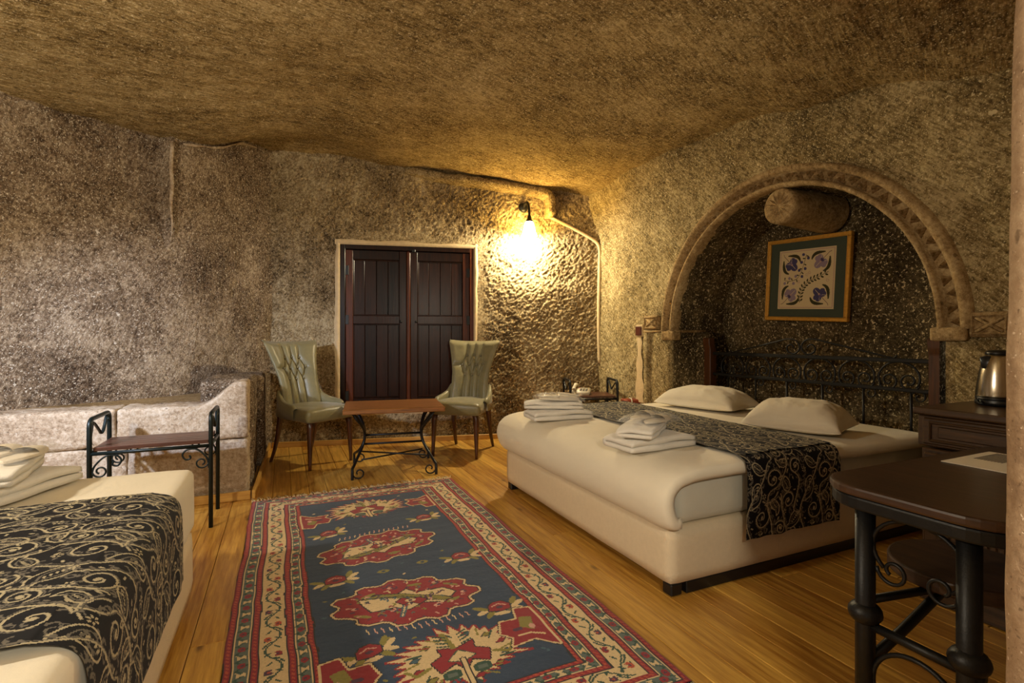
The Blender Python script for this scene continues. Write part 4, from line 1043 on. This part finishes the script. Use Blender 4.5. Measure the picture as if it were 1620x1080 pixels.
# ================================================================== armchairs (local: faces +x)
BTN = [(-.075, .95), (0, .955), (.075, .95), (-.115, .855), (-.04, .855), (.038, .855), (.115, .86), (-.075, .755), (0, .75), (.075, .755)]
CREASE = [(0, 3), (0, 4), (1, 4), (1, 5), (2, 5), (2, 6), (3, 7), (4, 7), (4, 8), (5, 8), (5, 9), (6, 9)]
def half_w(z):
    return np.interp(z, [.40, .50, .58, .68, .78, .90, 1.0, 1.07, 1.10], [.205, .205, .20, .196, .202, .226, .254, .278, .283])
def back_x(z, t):   # front surface of the backrest
    return -.165-.20*((z-.45)/.65)**1.35*1.0+.075*np.abs(t)**2.2
def make_chair(label):
    root = empty('armchair', (0, 0, 0), 0, label, 'armchair', 'tufted olive armchairs')
    nu, nv = 64, 84
    t = np.linspace(-1, 1, nu); zf = np.linspace(.40, 1.10, nv)
    T, Zz = np.meshgrid(t, zf, indexing='ij')
    Zt = Zz+.018*np.abs(T)**3*sstep(.9, 1.1, Zz)
    Y = T*half_w(Zz)
    dep = np.zeros_like(Y); near = np.full_like(Y, 9.)
    def seg(a, b):
        dx, dz = b[0]-a[0], b[1]-a[1]; L = dx*dx+dz*dz
        k = np.clip(((Y-a[0])*dx+(Zz-a[1])*dz)/L, 0, 1); return np.hypot(Y-a[0]-k*dx, Zz-a[1]-k*dz)
    for i, j in CREASE: near = np.minimum(near, seg(BTN[i], BTN[j]))
    for i in (0, 1, 2): near = np.minimum(near, seg(BTN[i], (BTN[i][0]*1.25, 1.12))+.002)
    for i in (7, 8, 9): near = np.minimum(near, seg(BTN[i], (BTN[i][0]*1.05, .50))+.002)
    near = np.minimum(near, np.minimum(seg(BTN[3], (-.25, .86))+.004, 9))
    dep = -.018*np.exp(-(near/.009)**2)+.018*(1-np.exp(-(near/.030)**2))
    for b in BTN: dep = dep-.016*np.exp(-(((Y-b[0])**2+(Zz-b[1])**2)/.011**2))
    dep = dep*sstep(.0, .25, 1-np.abs(T))*sstep(1.10, 1.05, Zz)+.003*perlin(Y*16, Zz*16, .4)
    rnd_ = .030*(np.abs(T)**10)+.030*sstep(1.06, 1.10, Zz)**2
    Xf = back_x(Zz, T)+dep-rnd_
    Xb = back_x(Zz, T)-.075+.020*np.abs(T)**6+.018*sstep(1.05, 1.10, Zz)
    fr_ = np.stack([Xf, Y, Zt], -1); bk = np.stack([Xb, Y*.985, Zt], -1)
    V = np.concatenate([fr_.reshape(-1, 3), bk.reshape(-1, 3)]); Fc = []
    I = lambda i, j: i*nv+j
    for i in range(nu-1):
        for j in range(nv-1):
            Fc.append((I(i, j), I(i+1, j), I(i+1, j+1), I(i, j+1))); Fc.append((nu*nv+I(i, j), nu*nv+I(i, j+1), nu*nv+I(i+1, j+1), nu*nv+I(i+1, j)))
    rim = [(i, 0) for i in range(nu)]+[(nu-1, j) for j in range(1, nv)]+[(i, nv-1) for i in range(nu-2, -1, -1)]+[(0, j) for j in range(nv-2, 0, -1)]
    for k in range(len(rim)):
        a, b = I(*rim[k]), I(*rim[(k+1) % len(rim)]); Fc.append((b, a, nu*nv+a, nu*nv+b))
    bk_ = obj('backrest', mesh(V, Fc), M['chair'], root)
    bme = ball(.0105, 10, 6, (.6, 1, 1)); bme.materials.append(M['button'])
    for y, z in BTN:
        obj('button', bme, None, bk_, (float(back_x(z, y/float(half_w(z))))-.004, y, z))
    # seat: crowned cushion over an apron
    def sd(V, n):
        W = V.copy(); x, y, z = V[:, 0], V[:, 1], V[:, 2]
        fx = sstep(-.26, .30, x); W[:, 1] = y*(.86+.17*fx)
        W[:, 2] += .028*(1-(y/.27)**2)*sstep(.46, .53, z)*(1-((x-.03)/.34)**2)+sstep(.46, .53, z)*.004*fbm(x*10, y*10, 1.0, 2)
        W[:, 0] += .012*(1-(y/.25)**2)*(x > .2)
        return W
    obj('seat', rbox(-.25, .295, -.255, .255, .405, .515, .022, .035, sd), M['chair'], root)
    # low scoop arms running from the back edges along the seat
    for s in (-1, 1):
        pts = catmull([(-.20, s*.205, .66), (-.145, s*.222, .605), (-.08, s*.240, .575), (.0, s*.252, .560), (.075, s*.256, .548), (.11, s*.252, .520)], 6)
        n = len(pts); P = []
        for i, p in enumerate(pts):
            k = i/(n-1); hgt = (p.z-.43); th = .022+.006*math.sin(math.pi*k)
            ring = [(p.x, p.y-th*1.1, .43), (p.x, p.y-th*1.1, .43+hgt*.8), (p.x, p.y-th*.7, p.z-.004), (p.x, p.y, p.z+.006), (p.x, p.y+th*.7, p.z-.004), (p.x, p.y+th*1.1, .43+hgt*.8), (p.x, p.y+th*1.0, .43)]
            P.append(ring)
        P = np.array(P); me = grid_mesh(P)
        bm = bmesh.new(); bm.from_mesh(me); bmesh.ops.holes_fill(bm, edges=[e for e in bm.edges if e.is_boundary]); bmesh.ops.recalc_face_normals(bm, faces=bm.faces[:])
        obj('arm', bm_mesh(bm, True), M['chair'], root)
        # legs
        obj('front_leg', tube([(.235, s*.20, .44), (.245, s*.21, .36), (.252, s*.216, .18), (.256, s*.22, .05), (.256, s*.22, .0)], [.030, .028, .021, .015, .014], sides=12), M['leg_wood'], root)
        obj('rear_leg', tube(catmull([(-.20, s*.185, .45), (-.215, s*.19, .36), (-.235, s*.195, .24), (-.275, s*.20, .11), (-.325, s*.205, .0)], 4), [.034-.0012*i for i in range(17)], sides=10, flat=(1, .75)), M['leg_wood'], root)
    return root
c1 = make_chair('tufted olive armchair standing in the corner against the stone ledge end')
c2 = copy_tree(c1); c2['label'] = 'tufted olive armchair between the small table and the double bed'
c1.location = (.255, 5.015, 0); c1.rotation_euler = (0, 0, math.radians(-56))
c2.location = (1.650, 4.82, 0); c2.rotation_euler = (0, 0, math.radians(-129))
# ================================================================== small table
ct = empty('coffee_table', (.885, 4.475, 0), math.radians(-8.5), 'small brown wooden table on curled iron legs between the armchairs', 'table')
obj('table_top', box(-.41, .41, -.295, .295, .522, .562, .006), M['table_wood'], ct)
for s in (-1, 1):
    xb = lambda z: s*(.335-.095*math.sin(math.pi*min(1, max(0, z-.085)/.435)))
    for f in (-1, 1):
        leg = cat2([(f*.20, .522), (f*.205, .465), (f*.13, .40), (f*.045, .34), (f*.022, .26), (f*.045, .20), (f*.13, .14), (f*.245, .10), (f*.285, .065), (f*.29, .0)], 6)
        lo = obj('leg', tube([(xb(z), y, z) for y, z in leg], .0115, sides=8), M['iron'], ct)
        br = cat2([(f*.10, .522), (f*.10, .45), (f*.03, .38), (f*-.01, .30), (f*.0, .24)], 5)
        obj('leg_brace', tube([(xb(z), y, z) for y, z in br], .009, sides=8), M['iron'], lo)
        sp = spiral(s*.283, .052, .050, .014, 0 if s > 0 else math.pi, -1.1*s, 24)
        obj('foot_scroll', tube([(x_, f*.288, max(z, .008)) for x_, z in sp], .0065, sides=6), M['iron'], lo)
for z in (.30, .225): obj('stretcher', tube([(-.245, 0, z), (.245, 0, z)], .009, sides=8), M['iron'], ct)
for s in (-1, 1): obj('cross_rod', tube([(-.265, s*.16, .128), (.265, -s*.16, .128+.008*s)], .007, sides=8), M['iron'], ct)
# ================================================================== iron shelf racks
def make_rack(label, w_, d_, mtl, slats=5):
    r = empty('iron_rack', (0, 0, 0), 0, label, 'rack', 'iron shelf racks'); W2, D2 = w_/2, d_/2
    for s in (-1, 1):
        x = s*W2
        pts = [(x, -D2, 0), (x, -D2, .64)]+[(x, -D2+.045*(1-math.cos(a)), .64+.045*math.sin(a)) for a in np.linspace(0, math.pi/2, 6)[1:]]+[(x, D2-.045*(1-math.sin(a)), .64+.045*math.cos(a)) for a in np.linspace(0, math.pi/2, 6)]+[(x, D2, 0)]
        fr_ = obj('side_frame', tube(pts, .0125, sides=10), mtl, r)
        zs = cat2([(-D2+.022, .545), (-D2+.012, .575), (-D2+.035, .635), (-D2+.06, .665), (-.01, .60), (.03, .575), (.075, .60), (D2-.06, .66), (D2-.03, .672), (D2-.022, .645), (D2-.045, .635)], 5)
        obj('scroll', tube([(x, y, z) for y, z in zs], .007, sides=6, flat=(1.3, .6)), mtl, fr_)
        for y in (-D2, D2):
            b = cat2([(s*(W2-.01), .36), (s*(W2-.02), .42), (s*(W2-.07), .475), (s*(W2-.12), .478), (s*(W2-.145), .45), (s*(W2-.13), .42), (s*(W2-.105), .425), (s*(W2-.11), .445)], 5)
            obj('bracket_scroll', tube([(x_, y, z) for x_, z in b], .0055, sides=6), mtl, fr_)
            b2 = spiral(s*(W2-.048), .395, .036, .012, 0 if s > 0 else math.pi, -1.2*s, 20)
            obj('bracket_curl', tube([(x_, y, z) for x_, z in b2], .005, sides=6), mtl, fr_)
    for y in (-D2, D2): obj('shelf_rail', tube([(-W2, y, .494), (W2, y, .494)], .0105, sides=8), mtl, r)
    for s in (-1, 1): obj('shelf_rail', tube([(s*W2, -D2, .494), (s*W2, D2, .494)], .0105, sides=8), mtl, r)
    sw_ = (d_-.02)/slats
    sm = box(-W2+.013, W2-.013, -sw_/2+.0015, sw_/2-.0015, 0, .022, .003); sm.materials.append(M['slat_wood'])
    for i in range(slats): obj('slat', sm, None, r, (0, -D2+.01+sw_*(i+.5), .505))
    return r
rk = make_rack('dark iron luggage rack with wooden slat shelf before the stone ledge', .585, .36, M['iron_green'])
rk.location = (-.685, 3.725, 0)
rk2 = make_rack('dark iron bedside rack holding the telephone beside the double bed', .50, .40, M['iron'], 4)
rk2.location = (3.04, 4.685, 0); rk2.rotation_euler = (0, 0, math.radians(-20))
# telephone
ph = empty('telephone', (2.935, 4.69, .5275), math.radians(-38), 'cream desk telephone with curled cord on the bedside rack', 'telephone')
bm = bmesh.new(); bmesh.ops.create_cube(bm, size=1)
for v in bm.verts: v.co = (v.co.x*.19, v.co.y*.20, .02+(v.co.z)*.04+(.022 if v.co.y > 0 and v.co.z > 0 else 0))
bmesh.ops.bevel(bm, geom=bm.edges[:], offset=.007, segments=2, affect='EDGES')
obj('phone_body', bm_mesh(bm, True), M['phone'], ph)
hs = obj('handset', tube(catmull([(-.065, -.105, .062), (-.068, -.085, .075), (-.07, 0, .085), (-.068, .085, .098), (-.065, .105, .09)], 6), [.022, .025, .025, .024, .022, .019, .018, .018, .017, .017, .016, .016, .016, .016, .017, .017, .018, .018, .020, .022, .024, .026, .026, .024, .022], sides=10, flat=(1.0, .7)), M['phone'], ph)
kb = box(-.011, .011, -.009, .009, 0, .008, .002); kb.materials.append(M['phone_dark'])
for i in range(3):
    for j in range(4): obj('key', kb, None, ph, (.0+.030*i, -.062+.030*j, .041+.0033*j), (.11, 0, 0))
rb = box(-.012, .012, -.007, .007, 0, .008, .002); rb.materials.append(M['red'])
obj('red_key', rb, None, ph, (-.025, .065, .053), (.11, 0, 0))
cp = []
for i in range(120):
    t = i/119; a = t*2*math.pi*13
    b = Vector((-.07+.02*math.sin(t*3), -.10, .055)).lerp(Vector((.02, -.135, .012)), t)+Vector((-.03*math.sin(t*math.pi), -.035*math.sin(t*math.pi), -.028*math.sin(t*math.pi)))
    cp.append(b+Vector((.007*math.cos(a), .003*math.sin(a), .007*math.sin(a))))
obj('curled_cord', tube(cp, .0025, sides=5), M['phone'], ph)
# red-brown box tucked behind the bed corner
rx = empty('leather_box', (3.245, 4.22, 0), math.radians(-10), 'small red-brown box standing between the bedside rack and the double bed', 'box')
obj('box_body', box(-.085, .085, -.07, .07, 0, .46, .012), M['redbox'], rx); obj('box_lid', box(-.092, .092, -.076, .076, .46, .515, .012), M['redbox'], rx)
obj('pale_cord', tube(catmull([(-.04, -.083, .40), (-.042, -.085, .47), (-.04, -.07, .520), (-.03, .0, .524)], 5), .007, sides=6), M['phone'], rx)
# ================================================================== framed embroidery
FW, FH = .70, .665
pic = empty('framed_picture', (NB-.045, 2.715, 1.605), 0, 'gilt framed flower embroidery hanging slightly askew in the niche', 'picture')
pic.rotation_euler = (math.radians(3.0), 0, 0)     # local: x depth, y along wall, z up; hangs a little askew
def fbar(y0, y1, z0, z1, nm='frame'):
    o = obj(nm, box(-.022, .015, y0, y1, z0, z1, .006, 2), M['gold'], pic); return o
b = .032
fbar(-FW/2, FW/2, FH/2-b, FH/2, 'frame_rail'); fbar(-FW/2, FW/2, -FH/2, -FH/2+b, 'frame_rail'); fbar(-FW/2, -FW/2+b, -FH/2+b, FH/2-b, 'frame_stile'); fbar(FW/2-b, FW/2, -FH/2+b, FH/2-b, 'frame_stile')
obj('frame_beading', tubes([([(-.022, -FW/2+b*.8, -FH/2+b*.8), (-.022, FW/2-b*.8, -FH/2+b*.8), (-.022, FW/2-b*.8, FH/2-b*.8), (-.022, -FW/2+b*.8, FH/2-b*.8)], .005, dict(sides=6, closed=True)),
     ([(-.020, -FW/2+.004, -FH/2+.004), (-.020, FW/2-.004, -FH/2+.004), (-.020, FW/2-.004, FH/2-.004), (-.020, -FW/2+.004, FH/2-.004)], .004, dict(sides=6, closed=True))], False), M['gold'], pic)
obj('mount', box(-.008, .012, -FW/2+b, FW/2-b, -FH/2+b, FH/2-b, 0), M['mat_green'], pic)
EW, EH = .475, .475
LIN_ = np.array(lin(206, 186, 146)); LEAF = np.array(lin(62, 58, 36)); VIO = np.array(lin(72, 66, 100)); MAU = np.array(lin(140, 122, 136)); LIL = np.array(lin(100, 90, 124)); PKS = np.array(lin(176, 140, 130))
ec = Canvas(EW, EH, .0025, LIN_)
ec.stroke([(.012, .012), (EW-.012, .012), (EW-.012, EH-.012), (.012, EH-.012)], .0035, PKS, True)
def pansy(cx, cy, rot, body, other):
    for k, (a, d, r, c2) in enumerate(((.6, .028, .030, body), (2.5, .028, .030, body), (-1.57, .026, .034, body), (.0, .034, .024, body), (3.14, .034, .024, body))):
        ec.ell(*tf([(d*math.cos(a), d*math.sin(a))], cx, cy, rot)[0], r, r*.85, c2, rot+a)
    for a in (.9, 2.2, -1.6): ec.stroke([(cx, cy), tf([(.05*math.cos(a), .05*math.sin(a))], cx, cy, rot)[0]], .003, LIN_)
    for a in (1.57, 1.0, 2.1): ec.ell(*tf([(.016*math.cos(a), .016*math.sin(a)+.004)], cx, cy, rot)[0], .012, .007, other, rot+a)
    ec.ell(cx, cy, .008, .008, PKS)
    for s in (-1, 1):
        arc = tf([(s*(.030+.048*math.sin(t)), .075-.105*(t/2.2)) for t in np.linspace(.0, 2.2, 14)], cx, cy, rot)
        for i, p in enumerate(arc): ec.ell(p[0], p[1], .006+.007*math.sin(math.pi*i/13), .006+.007*math.sin(math.pi*i/13), LEAF)
    ec.stroke(tf([(0, .01), (0, .10), (.008, .115)], cx, cy, rot), .0035, PUR)
# y axis of the canvas runs along the wall towards the back wall (photo left), so flip it when mapping
pansy(.115, .355, .78, VIO, MAU); pansy(.355, .365, -.78, MAU, VIO); pansy(.115, .115, 2.36, MAU, VIO); pansy(.355, .115, -2.36, VIO, LIL)
st = cat2([(.195, .055), (.20, .12), (.225, .18), (.28, .225), (.345, .25), (.42, .285)], 5); ec.stroke(st, .004, LEAF)
for k in range(1, len(st)-1, 2):
    dx, dy = st[k+1][0]-st[k-1][0], st[k+1][1]-st[k-1][1]; a = math.atan2(dy, dx)
    for s in (-1, 1): ec.ell(st[k][0]+.017*math.cos(a+s*1.0), st[k][1]+.017*math.sin(a+s*1.0), .013, .0065, LEAF, a+s*.8)
sb_ = cat2([(.05, .235), (.10, .225), (.16, .24), (.195, .285), (.21, .33), (.23, .40), (.235, .43)], 5); ec.stroke(sb_, .0035, LEAF)
for k in range(1, len(sb_)-1, 3):
    s = 1 if (k//3) % 2 else -1; dx, dy = sb_[k+1][0]-sb_[k-1][0], sb_[k+1][1]-sb_[k-1][1]; a = math.atan2(dy, dx)+s*1.3
    ec.ell(sb_[k][0]+.024*math.cos(a), sb_[k][1]+.024*math.sin(a), .012, .012, VIO if k > 12 else MAU); ec.ell(sb_[k][0]-.014*math.cos(a), sb_[k][1]-.014*math.sin(a), .011, .005, LEAF, a)
for x, y in ((.265, .285), (.42, .22), (.18, .22), (.245, .27)): ec.stroke(spiral(x, y, .014, .004, x*20, 1.1, 14), .003, PKS)
yy, zz2 = np.meshgrid(np.linspace(EW/2, -EW/2, ec.nx+1), np.linspace(-EH/2, EH/2, ec.ny+1), indexing='ij')
me = grid_mesh(np.stack([np.full_like(yy, -.0105), yy, zz2], -1), False); face_col(me, ec.A)
obj('embroidery', me, M['stitch'], pic)
# ================================================================== cabinet and kettle
CQ1, CQ0, CP0, CP1 = 1.31, .66, 2.575, 3.085
cb = empty('bedside_cabinet', (0, 0, 0), 0, 'dark walnut drawer cabinet under the steel kettle', 'cabinet')
obj('cabinet_body', box(CP0+.012, CP1, CQ0, CQ1, .0, .66, .004), M['dark_wood'], cb)
obj('drawer_case', box(CP0-.004, CP1, CQ0-.008, CQ1+.008, .672, .805, .005), M['dark_wood'], cb)
obj('cabinet_top', box(CP0-.025, CP1+.005, CQ0-.02, CQ1+.02, .808, .84, .008, 2), M['dark_wood'], cb)
dr = obj('drawer', box(CP0-.016, CP0+.01, CQ0+.015, CQ1-.015, .682, .797, .006), M['dark_wood'], cb)
for (a, b_, c, d) in ((CQ0+.04, CQ1-.04, .772, .784), (CQ0+.04, CQ1-.04, .695, .707), (CQ0+.04, CQ0+.052, .695, .784), (CQ1-.052, CQ1-.04, .695, .784)):
    obj('drawer_moulding', box(CP0-.026, CP0-.01, a, b_, c, d, .005), M['dark_wood'], dr)
obj('drawer_panel', box(CP0-.021, CP0-.01, CQ0+.075, CQ1-.075, .715, .764, .004), M['dark_wood'], dr)
dd_ = obj('door', box(CP0-.006, CP0+.014, CQ0+.015, CQ1-.015, .10, .645, .005), M['dark_wood'], cb)
rib = box(CP0-.014, CP0-.004, -.011, .011, .16, .60, .004); rib.materials.append(M['dark_wood'])
for i in range(20): obj('door_slat', rib, None, dd_, (0, CQ0+.075+.0263*i, 0))
obj('cabinet_plinth', box(CP0-.014, CP0+.02, CQ0, CQ1, .0, .085, .006), M['dark_wood'], cb)
kt = empty('electric_kettle', (2.945, 1.185, .84), math.radians(150), 'brushed steel electric kettle with black lid and base', 'kettle')
obj('kettle_body', lathe([(.082, .036), (.083, .045), (.079, .09), (.072, .14), (.063, .185), (.053, .218), (.047, .228)], 36), M['steel'], kt)
obj('kettle_base', lathe([(.074, 0), (.084, .004), (.086, .02), (.080, .026), (.084, .028), (.085, .036)], 36), M['black'], kt)
obj('kettle_lid', lathe([(.048, .228), (.050, .236), (.040, .246), (.012, .250)], 30), M['black'], kt)
obj('spout', mesh([(.050, -.018, .222), (.050, .018, .222), (.083, 0, .215), (.060, -.016, .160), (.060, .016, .160), (.076, 0, .172)], [(0, 2, 5, 3), (2, 1, 4, 5), (0, 1, 2), (3, 5, 4)]), M['black'], kt, rot=(0, 0, math.radians(0)))
obj('handle', tube(catmull([(-.045, 0, .225), (-.085, 0, .228), (-.112, 0, .19), (-.116, 0, .13), (-.10, 0, .08), (-.078, 0, .065)], 6), .011, sides=10, flat=(.8, 1.1)), M['black'], kt)
obj('cord', tube(catmull([(.085, .0, .015), (.098, .012, .022), (.104, .02, .03), (.098, .032, .024), (.088, .028, .012)], 5), .004, sides=6), M['black'], kt)
# ================================================================== desk with swing seat
DP0, DP1, DQ0, DQ1, DZ = 1.40, 2.46, .52, .995, .745
dk = empty('iron_desk', (0, 0, 0), 0, 'dark worn wooden desk with rounded corners on black iron legs', 'desk')
def rrect(x0, x1, y0, y1, r, n=8):
    P = []
    for cx, cy, a0 in ((x1-r, y1-r, 0), (x0+r, y1-r, math.pi/2), (x0+r, y0+r, math.pi), (x1-r, y0+r, 1.5*math.pi)):
        for k in range(n+1): a = a0+math.pi/2*k/n; P.append((cx+r*math.cos(a), cy+r*math.sin(a)))
    return P
nb = 4; wq = (DQ1-DQ0)/nb
obj('desk_top', prism(rrect(DP0, DP1, DQ0, DQ1, .13), DZ-.026, DZ, .007), M['desk_wood'], dk)
obj('desk_rim', prism(rrect(DP0+.006, DP1-.006, DQ0+.006, DQ1-.006, .125), DZ-.062, DZ-.027, .006), M['iron'], dk)
def trestle(px):
    for q in (.885, .65):
        lg = obj('leg', tube([(px, q, .0), (px, q, DZ-.06)], .0245, sides=16), M['iron'], dk)
        obj('leg_collar', ball(.042, 16, 10, (1, 1, .78)), M['iron'], lg, (px, q, .385))
    obj('stretcher', tube([(px, .90, .355), (px, .62, .355)], .0125, sides=10), M['iron'], dk)
    c = .76
    L = []
    arc = [(c+.105*math.cos(a), .585+.085*math.sin(a)) for a in np.linspace(-.75, math.pi+.75, 26)]
    L.append(([(px, q, z) for q, z in arc], .0055, dict(sides=6)))
    for s in (-1, 1):
        sp = spiral(c+s*.055, .525, .040, .012, 0 if s > 0 else math.pi, -1.15*s, 22); L.append(([(px, q, z) for q, z in sp], .005, dict(sides=6)))
    obj('upper_scroll', tubes(L), M['iron'], dk)
    L = []
    arc = [(c+.105*math.cos(a), .215+.105*math.sin(a)) for a in np.linspace(-.6, math.pi+.6, 26)]
    L.append(([(px, q, z) for q, z in arc], .0065, dict(sides=6)))
    for s in (-1, 1):
        sp = spiral(c+s*.045, .19, .040, .012, math.pi/2, 1.2*s, 22); L.append(([(px, q, z) for q, z in sp], .006, dict(sides=6)))
    obj('lower_scroll', tubes(L), M['iron'], dk)
    obj('scroll_rail', tube([(px, .90, .10), (px, .62, .10)], .010, sides=8), M['iron'], dk)
trestle(1.477); trestle(2.38)
ss = obj('swing_seat', prism([(1.86+.195*math.cos(a), .83+.185*math.sin(a)) for a in np.linspace(0, 2*math.pi, 40, endpoint=False)], .430, .472, .006), M['desk_wood'], dk)
obj('seat_arm', tube([(1.485, .882, .418), (1.70, .845, .418), (2.02, .82, .418)], .013, sides=8, flat=(1, .8)), M['iron'], ss)
obj('seat_arm', box(1.845, 1.875, .70, .97, .410, .430, .003), M['iron'], ss)
obj('seat_brace', tube([(1.487, .872, .262), (1.60, .86, .315), (1.76, .84, .405), (1.78, .838, .412)], .0135, sides=10), M['iron'], ss)
pa = empty('leaflet', (2.10, .828, DZ), math.radians(1), 'white printed information leaflet lying on the dark desk', 'leaflet')
obj('sheet', box(-.155, .155, -.105, .105, .0005, .003, .0008), M['paper'], pa)
for i in range(9): obj('printed_line', box(-.02, .14, .003+.0085*i, .0085+.0085*i, .0030, .0034, 0), M['ink'], pa)
